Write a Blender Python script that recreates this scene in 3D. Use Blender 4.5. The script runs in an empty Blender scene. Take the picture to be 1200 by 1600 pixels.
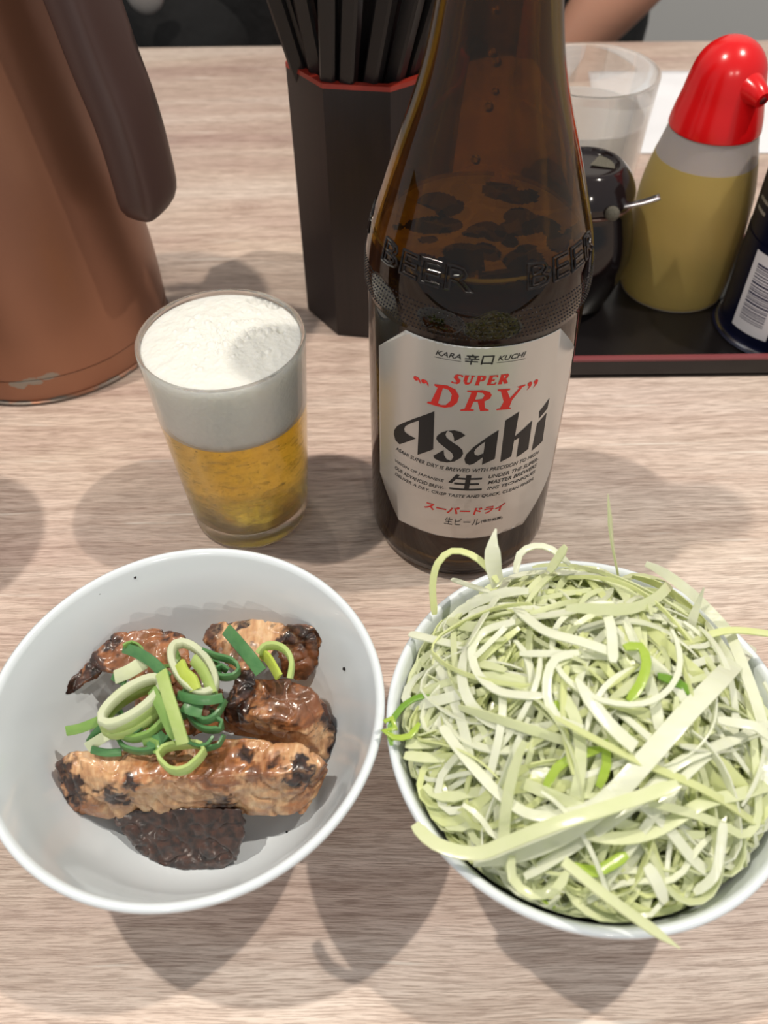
import bpy, bmesh, math, random
import numpy as np
from mathutils import Vector, Matrix
SC = bpy.context.scene
COL = SC.collection
# ------------------------------------------------------------------ camera
F_PX, PITCH, ROLL, CAM_H = 1341.3, .8403, -.0118, 269.12          # mm, radians, 1200x1600 frame
fw = np.array([0, math.cos(PITCH), -math.sin(PITCH)]); u0 = np.array([0, math.sin(PITCH), math.cos(PITCH)])
rt = math.cos(ROLL)*np.array([1., 0, 0]) + math.sin(ROLL)*u0
up = -math.sin(ROLL)*np.array([1., 0, 0]) + math.cos(ROLL)*u0
CAM = np.array([0, 0, CAM_H])
cd = bpy.data.cameras.new('camera'); cam = bpy.data.objects.new('camera', cd); COL.objects.link(cam)
cd.sensor_fit = 'VERTICAL'; cd.sensor_height = 36; cd.lens = F_PX/1600*36; cd.clip_start = .01
mw = Matrix.Identity(4)
for i in range(3):
    mw[i][0] = rt[i]; mw[i][1] = up[i]; mw[i][2] = -fw[i]
mw[2][3] = CAM_H/1000
cam.matrix_world = mw
SC.camera = cam
cd.dof.use_dof = True; cd.dof.focus_distance = .285; cd.dof.aperture_fstop = 14
# ------------------------------------------------------------------ world, lamps, exposure
W = bpy.data.worlds.new('room_light'); SC.world = W; W.use_nodes = True
W.node_tree.nodes['Background'].inputs[0].default_value = (.93, .97, 1.0, 1)
W.node_tree.nodes['Background'].inputs[1].default_value = .40
def spot(name, loc, power, col=(1, .915, .80), r=.016):
    l = bpy.data.lights.new(name, 'POINT'); l.energy = power; l.color = col; l.shadow_soft_size = r
    o = bpy.data.objects.new(name, l); COL.objects.link(o); o.location = loc; return o
spot('ceiling_spot', (-.515, .240, 1.40), 43)
spot('ceiling_spot', (.590, .265, 1.40), 46)
spot('ceiling_spot', (-.415, -2.03, 1.40), 26)
spot('ceiling_spot', (.390, -1.95, 1.40), 26)
spot('ceiling_spot', (-.45, 2.3, 1.40), 14)
spot('ceiling_spot', (.75, 2.2, 1.40), 14)
vs = SC.view_settings
SC.display_settings.display_device = 'sRGB'
vs.view_transform = 'Standard'; vs.look = 'None'; vs.gamma = 1; vs.use_curve_mapping = False; vs.exposure = 0.0
SC.cycles.use_denoising = True
SC.cycles.max_bounces = 16; SC.cycles.transmission_bounces = 14; SC.cycles.transparent_max_bounces = 16
# ------------------------------------------------------------------ helpers
MM = .001
def at(px, py, z):                      # table-frame point (mm) at height z that the photo shows at this pixel
    d = fw*F_PX + rt*(px-600) - up*(py-800); t = (z-CAM_H)/d[2]; return CAM + d*t
def link(o, parent=None):
    COL.objects.link(o)
    if parent: o.parent = parent
    return o
def tag(o, label, cat, group=None, kind=None):
    if label: o['label'] = label
    if cat: o['category'] = cat
    if group: o['group'] = group
    if kind: o['kind'] = kind
    return o
def thing(name, label, cat, loc=(0, 0, 0), group=None):
    o = bpy.data.objects.new(name, None); o.empty_display_size = .01; o.location = Vector(loc)*MM; link(o)
    return tag(o, label, cat, group)
def mesh_obj(name, verts, faces, mat, parent=None, smooth=True, loc=None, cols=None, sharp=None):
    me = bpy.data.meshes.new(name)
    me.from_pydata([tuple(c*MM for c in v) for v in verts], [], faces)
    me.validate(); me.update()
    if mat: me.materials.append(mat)
    if cols is not None:
        a = me.color_attributes.new('Col', 'FLOAT_COLOR', 'POINT')
        a.data.foreach_set('color', np.array(cols, dtype=np.float32).ravel())
    if smooth: me.shade_smooth()
    if sharp: me.set_sharp_from_angle(angle=math.radians(sharp))
    o = bpy.data.objects.new(name, me); link(o, parent)
    if loc is not None: o.location = Vector(loc)*MM
    return o
def bm_obj(name, bm, mat, parent=None, smooth=True, sharp=None, loc=None):
    me = bpy.data.meshes.new(name); bmesh.ops.recalc_face_normals(bm, faces=bm.faces)
    bm.to_mesh(me); bm.free()
    me.transform(Matrix.Scale(MM, 4))
    if mat: me.materials.append(mat)
    if smooth: me.shade_smooth()
    if sharp: me.set_sharp_from_angle(angle=math.radians(sharp))
    o = bpy.data.objects.new(name, me); link(o, parent)
    if loc is not None: o.location = Vector(loc)*MM
    return o
def lathe(name, prof, mat, parent=None, n=96, close=False, loc=None, sharp=40, off=(0, 0)):
    """prof: list of (r, z); radius 0 at an end makes a pole; close joins last to first."""
    V, Fc, rings = [], [], []
    for r, z in prof:
        if r < 1e-4: rings.append([len(V)]); V.append((off[0], off[1], z))
        else:
            rings.append(list(range(len(V), len(V)+n)))
            V += [(off[0]+r*math.cos(2*math.pi*i/n), off[1]+r*math.sin(2*math.pi*i/n), z) for i in range(n)]
    pairs = list(zip(rings[:-1], rings[1:])) + ([(rings[-1], rings[0])] if close else [])
    for a, b in pairs:
        for i in range(n):
            j = (i+1) % n
            if len(a) == 1 and len(b) == 1: continue
            if len(a) == 1: Fc.append((a[0], b[j], b[i]))
            elif len(b) == 1: Fc.append((a[i], a[j], b[0]))
            else: Fc.append((a[i], a[j], b[j], b[i]))
    return mesh_obj(name, V, Fc, mat, parent, True, loc, sharp=sharp)
def smooth_prof(pts, k=6):
    P = [Vector((a, b)) for a, b in pts]; out = []
    for i in range(len(P)-1):
        p0, p1, p2, p3 = P[max(i-1, 0)], P[i], P[i+1], P[min(i+2, len(P)-1)]
        for j in range(k):
            t = j/k
            q = .5*((2*p1)+(p2-p0)*t+(2*p0-5*p1+4*p2-p3)*t*t+(3*p1-p0-3*p2+p3)*t**3)
            out.append((max(q.x, 0), q.y))
    out.append(tuple(P[-1])); return out
def catmull(pts, step=2.0, closed=False):
    P = [Vector(p) for p in pts]; n = len(P); out = []
    if n == 2: P = [P[0], P[0].lerp(P[1], .5), P[1]]; n = 3
    rng = range(n) if closed else range(n-1)
    for i in rng:
        if closed: p0, p1, p2, p3 = P[i-1], P[i], P[(i+1) % n], P[(i+2) % n]
        else: p0, p1, p2, p3 = P[max(i-1, 0)], P[i], P[i+1], P[min(i+2, n-1)]
        k = max(1, int((p2-p1).length/step))
        for j in range(k):
            t = j/k
            out.append(.5*((2*p1)+(p2-p0)*t+(2*p0-5*p1+4*p2-p3)*t*t+(3*p1-p0-3*p2+p3)*t**3))
    if not closed: out.append(P[-1])
    return out
def sweep(path, w, t, roll=0., closed=False, taper=None, upv=(0, 0, 1), twist=0., sect=None, rolls=None):
    """box or custom section swept along a path; w lies across (horizontal when roll=0), t along the up side."""
    V, Fc = [], []; n = len(path); m = None
    for i, p in enumerate(path):
        a = path[i-1] if (i > 0 or closed) else p
        b = path[(i+1) % n] if (i < n-1 or closed) else p
        T = (b-a).normalized() if (b-a).length > 1e-6 else Vector((1, 0, 0))
        side = T.cross(Vector(upv))
        if side.length < .15: side = T.cross(Vector((0.3, 1, 0)))
        side.normalize(); nn = side.cross(T).normalized()
        f = i/max(n-1, 1); ang = roll + twist*f + (rolls[i] if rolls else 0)
        s2 = side*math.cos(ang)+nn*math.sin(ang); n2 = nn*math.cos(ang)-side*math.sin(ang)
        k = taper(f) if taper else 1.
        S = sect or [(-.5, -.35), (-.35, -.5), (.35, -.5), (.5, -.35), (.5, .35), (.35, .5), (-.35, .5), (-.5, .35)]
        m = len(S)
        for a_, b_ in S: V.append(tuple(p + s2*(a_*w*k) + n2*(b_*t*(k if taper else 1))))
    for i in range(n if closed else n-1):
        for j in range(m):
            a, b = i*m+j, i*m+(j+1) % m; c, d = ((i+1) % n)*m+(j+1) % m, ((i+1) % n)*m+j
            Fc.append((a, b, c, d))
    if not closed: Fc += [tuple(range(m))[::-1], tuple(range((n-1)*m, n*m))]
    return V, Fc
def add_box(bm, x0, x1, y0, y1, z0, z1, bev=0):
    r = bmesh.ops.create_cube(bm, size=1); vs_ = r['verts']
    for v in vs_:
        v.co = Vector(((x0+x1)/2+v.co.x*(x1-x0), (y0+y1)/2+v.co.y*(y1-y0), (z0+z1)/2+v.co.z*(z1-z0)))
    if bev:
        es = list({e for v in vs_ for e in v.link_edges})
        bmesh.ops.bevel(bm, geom=es, offset=bev, segments=3, affect='EDGES', profile=.6)
# ------------------------------------------------------------------ materials
class NT:
    def __init__(s, name):
        s.m = bpy.data.materials.new(name); s.m.use_nodes = True; s.t = s.m.node_tree
        s.b = s.t.nodes['Principled BSDF']; s.out = s.t.nodes['Material Output']
    def n(s, typ, **kw):
        nd = s.t.nodes.new(typ)
        for k, v in kw.items():
            if k.startswith('_'): setattr(nd, k[1:], v)
            else: nd.inputs[k.replace('~', ' ')].default_value = v
        return nd
    def l(s, a, b): s.t.links.new(a, b)
    def set(s, **kw):
        for k, v in kw.items(): s.b.inputs[k.replace('_', ' ')].default_value = v
        return s
def c4(r, g, b):                        # sRGB 0-255 -> linear
    f = lambda c: (c/255/12.92) if c/255 <= .04045 else ((c/255+.055)/1.055)**2.4
    return (f(r), f(g), f(b), 1)
def simple(name, col, rough=.5, **kw):
    s = NT(name); s.set(Base_Color=col, Roughness=rough, **kw); return s.m
def bumpy(name, col, rough, scale, strength, dist=.0005, col2=None, **kw):
    s = NT(name); s.set(Base_Color=col, Roughness=rough, **kw)
    tc = s.n('ShaderNodeTexCoord'); no = s.n('ShaderNodeTexNoise', Scale=scale, Detail=5.)
    s.l(tc.outputs['Object'], no.inputs['Vector'])
    bp = s.n('ShaderNodeBump', Strength=strength, Distance=dist)
    s.l(no.outputs['Fac'], bp.inputs['Height']); s.l(bp.outputs[0], s.b.inputs['Normal'])
    if col2:
        mx = s.n('ShaderNodeMix', _data_type='RGBA'); mx.inputs[6].default_value = col; mx.inputs[7].default_value = col2
        s.l(no.outputs['Fac'], mx.inputs[0]); s.l(mx.outputs[2], s.b.inputs['Base Color'])
    return s.m
def wood():
    s = NT('wood_laminate'); tc = s.n('ShaderNodeTexCoord')
    def mapped(sx, sy, off=0.):
        mp = s.n('ShaderNodeMapping'); mp.inputs['Scale'].default_value = (sx, sy, 1); mp.inputs['Location'].default_value = (off, off*.7, 0)
        mp.inputs['Rotation'].default_value = (0, 0, .03)
        return mp
    # wavy distortion of the grain
    warp = s.n('ShaderNodeTexNoise', Scale=7., Detail=2.); s.l(tc.outputs['Object'], warp.inputs['Vector'])
    wm = s.n('ShaderNodeVectorMath', _operation='MULTIPLY_ADD'); wm.inputs[1].default_value = (0, .013, 0)
    s.l(warp.outputs['Color'], wm.inputs[0]); s.l(tc.outputs['Object'], wm.inputs[2])
    def noise(sx, sy, sc, det, off):
        mp = mapped(sx, sy, off); s.l(wm.outputs[0], mp.inputs[0]); no = s.n('ShaderNodeTexNoise', Scale=sc, Detail=det, Roughness=.6); s.l(mp.outputs[0], no.inputs['Vector']); return no.outputs['Fac']
    big = noise(3.2, 30, 1., 4., 1.3); mid = noise(20, 480, 1., 6., 4.1); fine = noise(110, 2600, 1., 4., 7.7); patch = noise(4, 12, 1., 3., 9.2)
    r1 = s.n('ShaderNodeValToRGB'); e = r1.color_ramp.elements
    e[0].position = .30; e[0].color = c4(198, 174, 163); e[1].position = .66; e[1].color = c4(230, 216, 204)
    m_ = r1.color_ramp.elements.new(.48); m_.color = c4(217, 198, 184)
    s.l(big, r1.inputs[0])
    r2 = s.n('ShaderNodeValToRGB'); e = r2.color_ramp.elements; e[0].position = .36; e[0].color = (.60, .54, .51, 1); e[1].position = .56; e[1].color = (1, 1, 1, 1); s.l(mid, r2.inputs[0])
    x1 = s.n('ShaderNodeMix', _data_type='RGBA', _blend_type='MULTIPLY'); x1.inputs[0].default_value = .6
    s.l(r1.outputs[0], x1.inputs[6]); s.l(r2.outputs[0], x1.inputs[7])
    r3 = s.n('ShaderNodeValToRGB'); e = r3.color_ramp.elements; e[0].position = .40; e[0].color = (.58, .53, .50, 1); e[1].position = .54; e[1].color = (1.05, 1.05, 1.05, 1); s.l(fine, r3.inputs[0])
    x2 = s.n('ShaderNodeMix', _data_type='RGBA', _blend_type='MULTIPLY'); x2.inputs[0].default_value = .8
    s.l(x1.outputs[2], x2.inputs[6]); s.l(r3.outputs[0], x2.inputs[7])
    r4 = s.n('ShaderNodeValToRGB'); e = r4.color_ramp.elements; e[0].position = .35; e[0].color = (.90, .84, .86, 1); e[1].position = .65; e[1].color = (1.0, .98, .95, 1); s.l(patch, r4.inputs[0])
    x3 = s.n('ShaderNodeMix', _data_type='RGBA', _blend_type='MULTIPLY'); x3.inputs[0].default_value = .7
    s.l(x2.outputs[2], x3.inputs[6]); s.l(r4.outputs[0], x3.inputs[7])
    # pale flecks
    fl = noise(16, 330, 1., 2., 3.3); r5 = s.n('ShaderNodeValToRGB'); e = r5.color_ramp.elements; e[0].position = .67; e[0].color = (0, 0, 0, 1); e[1].position = .74; e[1].color = (.8, .8, .8, 1); s.l(fl, r5.inputs[0])
    x4 = s.n('ShaderNodeMix', _data_type='RGBA'); x4.inputs[7].default_value = c4(228, 218, 208)
    s.l(r5.outputs[0], x4.inputs[0]); s.l(x3.outputs[2], x4.inputs[6])
    last = x4.outputs[2]
    # knots: concentric darker rings at fixed places of the print (metres)
    for kx, ky, kr in ((.198, .224, .013), (-.085, .490, .012), (.02, .62, .010), (-.30, .1, .015)):
        sb = s.n('ShaderNodeVectorMath', _operation='SUBTRACT'); sb.inputs[1].default_value = (kx, ky, 0); s.l(wm.outputs[0], sb.inputs[0])
        off = s.n('ShaderNodeVectorMath', _operation='SUBTRACT'); off.inputs[1].default_value = (0, .011, 0); s.l(sb.outputs[0], off.inputs[0])
        sc_ = s.n('ShaderNodeVectorMath', _operation='MULTIPLY'); sc_.inputs[1].default_value = (.62, 1.2, 0); s.l(off.outputs[0], sc_.inputs[0])
        ln = s.n('ShaderNodeVectorMath', _operation='LENGTH'); s.l(sc_.outputs[0], ln.inputs[0])
        fall = s.n('ShaderNodeMapRange'); fall.inputs['From Min'].default_value = kr; fall.inputs['From Max'].default_value = 0; s.l(ln.outputs['Value'], fall.inputs['Value'])
        wv = s.n('ShaderNodeMath', _operation='MULTIPLY'); wv.inputs[1].default_value = 2200; s.l(ln.outputs['Value'], wv.inputs[0])
        sn = s.n('ShaderNodeMath', _operation='SINE'); s.l(wv.outputs[0], sn.inputs[0])
        sm = s.n('ShaderNodeMath', _operation='MULTIPLY_ADD'); sm.inputs[1].default_value = .14; sm.inputs[2].default_value = .30; s.l(sn.outputs[0], sm.inputs[0])
        fm = s.n('ShaderNodeMath', _operation='MULTIPLY'); s.l(fall.outputs[0], fm.inputs[0]); s.l(sm.outputs[0], fm.inputs[1])
        k_ = s.n('ShaderNodeMix', _data_type='RGBA'); k_.inputs[7].default_value = c4(140, 105, 92); s.l(fm.outputs[0], k_.inputs[0]); s.l(last, k_.inputs[6]); last = k_.outputs[2]
    s.l(last, s.b.inputs['Base Color'])
    s.set(Roughness=.40)
    s.b.inputs['Specular IOR Level'].default_value = .5
    g = s.n('ShaderNodeTexNoise', Scale=900., Detail=3.)
    mg = s.n('ShaderNodeMapping'); mg.inputs['Scale'].default_value = (.45, 1.6, 1); s.l(tc.outputs['Object'], mg.inputs[0]); s.l(mg.outputs[0], g.inputs['Vector'])
    ad = s.n('ShaderNodeMath', _operation='ADD'); s.l(g.outputs['Fac'], ad.inputs[0]); s.l(fine, ad.inputs[1])
    bp = s.n('ShaderNodeBump', Strength=.6, Distance=.0003); s.l(ad.outputs[0], bp.inputs['Height']); s.l(bp.outputs[0], s.b.inputs['Normal'])
    return s.m
M = {}
M['wood'] = wood()
M['edge'] = simple('table_edge_band', c4(150, 132, 118), .5)
M['porcelain'] = bumpy('white_porcelain', c4(224, 231, 236), .16, 60, .02, .0005)
M['porcelain'].node_tree.nodes['Principled BSDF'].inputs['Coat Weight'].default_value = .3
def glass(name, col=(1, 1, 1, 1), rough=0., ior=1.5):
    s = NT(name); s.set(Base_Color=col, Roughness=rough, IOR=ior); s.b.inputs['Transmission Weight'].default_value = 1; return s.m
def sheer(m, f, tint):               # thin-walled glass: part of the light passes straight on
    t = m.node_tree; b = t.nodes['Principled BSDF']; out = t.nodes['Material Output']
    tr = t.nodes.new('ShaderNodeBsdfTransparent'); tr.inputs[0].default_value = tint
    mx = t.nodes.new('ShaderNodeMixShader'); mx.inputs[0].default_value = f
    t.links.new(b.outputs[0], mx.inputs[1]); t.links.new(tr.outputs[0], mx.inputs[2]); t.links.new(mx.outputs[0], out.inputs['Surface']); return m
M['glass'] = sheer(glass('clear_glass', (.985, .99, .985, 1)), .28, (.99, .995, .99, 1))
M['thin_glass'] = sheer(glass('thin_clear_glass', (.98, .985, .98, 1)), .42, (.98, .985, .98, 1))
M['frost'] = glass('misted_glass', (.97, .96, .95, 1), .45, 1.2)
M['frost'].node_tree.nodes['Principled BSDF'].inputs['Transmission Weight'].default_value = .72
M['amber'] = sheer(glass('amber_glass', (.35, .195, .018, 1), .0), .16, (.50, .33, .10, 1))
def beer_mat():
    s = NT('lager'); s.set(Base_Color=(1, .97, .86, 1), Roughness=0, IOR=1.33); s.b.inputs['Transmission Weight'].default_value = 1
    v = s.n('ShaderNodeVolumeAbsorption', Density=50.); v.inputs['Color'].default_value = (1, .872, .02, 1); s.l(v.outputs[0], s.out.inputs['Volume'])
    return s.m
M['beer'] = sheer(beer_mat(), .18, (1, .985, .95, 1))
M['shaded_beer'] = glass('bottled_beer', (.09, .04, .015, 1), 0, 1.33)  # same beer darkened: shade behind the label put into its colour
def foam_mat():
    s = NT('beer_foam'); s.set(Base_Color=c4(226, 226, 220), Roughness=.45)
    s.b.inputs['Subsurface Weight'].default_value = .35; s.b.inputs['Subsurface Radius'].default_value = (.012, .011, .009); s.b.inputs['Subsurface Scale'].default_value = 1
    tc = s.n('ShaderNodeTexCoord'); vo = s.n('ShaderNodeTexVoronoi', Scale=520.); s.l(tc.outputs['Object'], vo.inputs['Vector'])
    no = s.n('ShaderNodeTexNoise', Scale=160., Detail=5.); s.l(tc.outputs['Object'], no.inputs['Vector'])
    ad = s.n('ShaderNodeMath', _operation='MULTIPLY_ADD'); ad.inputs[1].default_value = .8; s.l(vo.outputs['Distance'], ad.inputs[0]); s.l(no.outputs['Fac'], ad.inputs[2])
    bp = s.n('ShaderNodeBump', Strength=.5, Distance=.0007); s.l(ad.outputs[0], bp.inputs['Height']); s.l(bp.outputs[0], s.b.inputs['Normal'])
    return s.m
M['foam'] = foam_mat()
M['bubble'] = glass('beer_bubble', (.97, .98, .9, 1), 0, 1.12)
M['black_lacquer'] = bumpy('black_lacquer', c4(24, 21, 22), .28, 300, .05)
def box_lacquer():
    s = NT('brushed_dark_lacquer'); tc = s.n('ShaderNodeTexCoord'); mp = s.n('ShaderNodeMapping'); mp.inputs['Scale'].default_value = (1, 1, .05); s.l(tc.outputs['Object'], mp.inputs[0])
    no = s.n('ShaderNodeTexNoise', Scale=700., Detail=3.); s.l(mp.outputs[0], no.inputs['Vector'])
    r = s.n('ShaderNodeValToRGB'); r.color_ramp.elements[0].color = c4(12, 9, 10); r.color_ramp.elements[1].color = c4(36, 23, 25); s.l(no.outputs['Fac'], r.inputs[0]); s.l(r.outputs[0], s.b.inputs['Base Color']); s.set(Roughness=.38)
    return s.m
M['box'] = box_lacquer()
M['red_lacquer'] = bumpy('red_lacquer', c4(176, 56, 40), .35, 200, .1, col2=c4(130, 36, 28))
M['tray_rim'] = simple('worn_red_rim', c4(125, 62, 66), .4)
M['stick'] = bumpy('black_chopstick', c4(26, 25, 26), .42, 300, .08)
M['red'] = simple('red_plastic', c4(214, 18, 22), .22, Subsurface_Weight=.05)
M['pot'] = simple('black_glaze', c4(20, 15, 15), .12)
M['lid'] = simple('lid_glaze', c4(30, 22, 22), .10)
M['steel'] = simple('steel', c4(200, 200, 205), .22, Metallic=1.)
M['navy'] = simple('navy_can', c4(14, 18, 44), .28, Metallic=.3)
M['silver'] = simple('silver_print', c4(170, 168, 168), .35, Metallic=.6)
M['white_print'] = simple('white_print', c4(205, 203, 208), .5)
M['navy_ink'] = simple('navy_ink', c4(40, 38, 70), .5)
M['paper'] = bumpy('white_paper', c4(232, 232, 236), .8, 60, .4, .002)
M['speckle'] = bumpy('bead_and_reflection', c4(118, 114, 100), .8, 1500, 1., .0008, col2=c4(60, 55, 48))  # speckled grey for the lid bead and the lid's painted reflection
M['label_ink'] = simple('label_black_ink', c4(24, 24, 26), .5)
M['label_red'] = simple('label_red_ink', c4(206, 38, 30), .5)
M['label'] = bumpy('silver_label_paper', c4(196, 194, 190), .32, 400, .08, .0003, Metallic=.55)
M['handle'] = bumpy('brown_plastic', c4(74, 54, 50), .42, 900, .12, .0002)
def copper():
    s = NT('copper_paint'); tc = s.n('ShaderNodeTexCoord'); no = s.n('ShaderNodeTexNoise', Scale=9., Detail=3.); s.l(tc.outputs['Object'], no.inputs['Vector'])
    r = s.n('ShaderNodeValToRGB'); r.color_ramp.elements[0].position = .3; r.color_ramp.elements[0].color = c4(136, 92, 72); r.color_ramp.elements[1].position = .7; r.color_ramp.elements[1].color = c4(156, 110, 86)
    s.l(no.outputs['Fac'], r.inputs[0]); last = r.outputs[0]
    def cham(dx, dy, dz, rr, last, col):
        sb = s.n('ShaderNodeVectorMath', _operation='SUBTRACT'); sb.inputs[1].default_value = (dx, dy, dz); s.l(tc.outputs['Object'], sb.inputs[0])
        ml = s.n('ShaderNodeVectorMath', _operation='MULTIPLY'); ml.inputs[1].default_value = (1, 1, 2.6); s.l(sb.outputs[0], ml.inputs[0])
        ln = s.n('ShaderNodeVectorMath', _operation='LENGTH'); s.l(ml.outputs[0], ln.inputs[0])
        n2 = s.n('ShaderNodeTexNoise', Scale=260., Detail=4.); s.l(tc.outputs['Object'], n2.inputs['Vector'])
        ad = s.n('ShaderNodeMath', _operation='MULTIPLY_ADD'); ad.inputs[1].default_value = .010; s.l(n2.outputs['Fac'], ad.inputs[0]); s.l(ln.outputs['Value'], ad.inputs[2])
        mr = s.n('ShaderNodeMapRange'); mr.inputs['From Min'].default_value = rr+.0056; mr.inputs['From Max'].default_value = rr+.0044; s.l(ad.outputs[0], mr.inputs['Value'])
        mx = s.n('ShaderNodeMix', _data_type='RGBA'); mx.inputs[7].default_value = col; s.l(mr.outputs[0], mx.inputs[0]); s.l(last, mx.inputs[6]); return mx.outputs[2]
    for a in ((.003, -.060, .0125), (.010, -.0595, .0138), (.016, -.058, .0155)):
        last = cham(*a, .0045, last, c4(150, 142, 132))
    # chipped paint round the foot
    sx = s.n('ShaderNodeSeparateXYZ'); s.l(tc.outputs['Object'], sx.inputs[0])
    n3 = s.n('ShaderNodeTexNoise', Scale=120., Detail=4.); s.l(tc.outputs['Object'], n3.inputs['Vector'])
    ad = s.n('ShaderNodeMath', _operation='MULTIPLY_ADD'); ad.inputs[1].default_value = .008; s.l(n3.outputs['Fac'], ad.inputs[0]); s.l(sx.outputs[2], ad.inputs[2])
    mr = s.n('ShaderNodeMapRange'); mr.inputs['From Min'].default_value = .0066; mr.inputs['From Max'].default_value = .0058; s.l(ad.outputs[0], mr.inputs['Value'])
    mx = s.n('ShaderNodeMix', _data_type='RGBA'); mx.inputs[7].default_value = c4(120, 110, 102); s.l(mr.outputs[0], mx.inputs[0]); s.l(last, mx.inputs[6])
    s.l(mx.outputs[2], s.b.inputs['Base Color']); s.set(Roughness=.36, Metallic=.45)
    return s.m
M['copper'] = copper()
def meat():
    s = NT('grilled_pork'); at_ = s.n('ShaderNodeAttribute'); at_.attribute_name = 'Col'
    sp = s.n('ShaderNodeSeparateColor'); s.l(at_.outputs['Color'], sp.inputs[0])
    tc = s.n('ShaderNodeTexCoord'); n1 = s.n('ShaderNodeTexNoise', Scale=140., Detail=6., Roughness=.65); s.l(tc.outputs['Object'], n1.inputs['Vector'])
    n2 = s.n('ShaderNodeTexNoise', Scale=420., Detail=4.); s.l(tc.outputs['Object'], n2.inputs['Vector'])
    mpf = s.n('ShaderNodeMapping'); mpf.inputs['Scale'].default_value = (1, .22, .6); mpf.inputs['Rotation'].default_value = (.3, .2, .9); s.l(tc.outputs['Object'], mpf.inputs[0])
    n3 = s.n('ShaderNodeTexNoise', Scale=500., Detail=4.); s.l(mpf.outputs[0], n3.inputs['Vector'])
    pale = s.n('ShaderNodeValToRGB'); e = pale.color_ramp.elements; e[0].position = .3; e[0].color = c4(178, 130, 92); e[1].position = .75; e[1].color = c4(230, 196, 154)
    el = pale.color_ramp.elements.new(.5); el.color = c4(206, 160, 116); s.l(n3.outputs['Fac'], pale.inputs[0])
    brown = s.n('ShaderNodeValToRGB'); e = brown.color_ramp.elements; e[0].position = .3; e[0].color = c4(104, 56, 32); e[1].position = .7; e[1].color = c4(190, 124, 74); s.l(n1.outputs['Fac'], brown.inputs[0])
    char = s.n('ShaderNodeValToRGB'); e = char.color_ramp.elements; e[0].position = .35; e[0].color = c4(30, 18, 16); e[1].position = .75; e[1].color = c4(84, 50, 36); s.l(n2.outputs['Fac'], char.inputs[0])
    def thr(src, w, lo, hi):
        a = s.n('ShaderNodeMath', _operation='MULTIPLY_ADD'); a.inputs[1].default_value = w; a.inputs[2].default_value = -w*.5; s.l(n1.outputs['Fac'], a.inputs[0])
        b = s.n('ShaderNodeMath', _operation='ADD'); s.l(a.outputs[0], b.inputs[0]); s.l(src, b.inputs[1])
        m_ = s.n('ShaderNodeMapRange'); m_.inputs['From Min'].default_value = lo; m_.inputs['From Max'].default_value = hi; s.l(b.outputs[0], m_.inputs['Value']); return m_.outputs[0]
    x = s.n('ShaderNodeMix', _data_type='RGBA'); s.l(thr(sp.outputs[0], 1.3, .22, .75), x.inputs[0]); s.l(pale.outputs[0], x.inputs[6]); s.l(brown.outputs[0], x.inputs[7])
    y = s.n('ShaderNodeMix', _data_type='RGBA'); s.l(thr(sp.outputs[1], 1.6, .36, .86), y.inputs[0]); s.l(x.outputs[2], y.inputs[6]); s.l(char.outputs[0], y.inputs[7])
    s.l(y.outputs[2], s.b.inputs['Base Color'])
    s.set(Roughness=.38); s.b.inputs['Coat Weight'].default_value = .6; s.b.inputs['Coat Roughness'].default_value = .16
    s.b.inputs['Subsurface Weight'].default_value = .12; s.b.inputs['Subsurface Radius'].default_value = (.003, .0012, .0006); s.b.inputs['Subsurface Scale'].default_value = 1.
    ad = s.n('ShaderNodeMath', _operation='MULTIPLY_ADD'); ad.inputs[1].default_value = .5; s.l(n2.outputs['Fac'], ad.inputs[0]); s.l(n3.outputs['Fac'], ad.inputs[2])
    bp = s.n('ShaderNodeBump', Strength=.45, Distance=.0006); s.l(ad.outputs[0], bp.inputs['Height']); s.l(bp.outputs[0], s.b.inputs['Normal'])
    return s.m
M['meat'] = meat()
def leafy(name, col, col2, rough=.22, trans=.32, scale=600.):
    s = NT(name); tc = s.n('ShaderNodeTexCoord'); no = s.n('ShaderNodeTexNoise', Scale=scale, Detail=3.); mp = s.n('ShaderNodeMapping'); mp.inputs['Scale'].default_value = (.3, .5, 1); s.l(tc.outputs['Object'], mp.inputs[0]); s.l(mp.outputs[0], no.inputs['Vector'])
    mx = s.n('ShaderNodeMix', _data_type='RGBA'); mx.inputs[6].default_value = col; mx.inputs[7].default_value = col2; s.l(no.outputs['Fac'], mx.inputs[0]); s.l(mx.outputs[2], s.b.inputs['Base Color'])
    s.set(Roughness=rough)
    tr = s.n('ShaderNodeBsdfTranslucent'); s.l(mx.outputs[2], tr.inputs[0])
    ms = s.n('ShaderNodeMixShader'); ms.inputs[0].default_value = trans; s.l(s.b.outputs[0], ms.inputs[1]); s.l(tr.outputs[0], ms.inputs[2]); s.l(ms.outputs[0], s.out.inputs['Surface'])
    bp = s.n('ShaderNodeBump', Strength=.3, Distance=.0004); s.l(no.outputs['Fac'], bp.inputs['Height']); s.l(bp.outputs[0], s.b.inputs['Normal'])
    return s.m
M['leek_white'] = leafy('leek_white', c4(248, 250, 238), c4(240, 244, 216))
M['leek_pale'] = leafy('leek_pale', c4(240, 243, 210), c4(228, 236, 186))
M['leek_yellow'] = leafy('leek_yellow', c4(232, 238, 168), c4(236, 242, 196))
M['leek_lime'] = leafy('leek_lime', c4(170, 205, 60), c4(200, 220, 110))
M['leek_green'] = leafy('leek_green', c4(108, 160, 52), c4(150, 190, 80))
M['ring_dark'] = leafy('scallion_dark', c4(66, 124, 74), c4(116, 164, 106), .3, .25)
M['ring_mid'] = leafy('scallion_mid', c4(126, 172, 84), c4(168, 200, 118), .3, .3)
M['ring_light'] = leafy('scallion_light', c4(184, 212, 112), c4(214, 228, 160), .3, .3)
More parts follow.
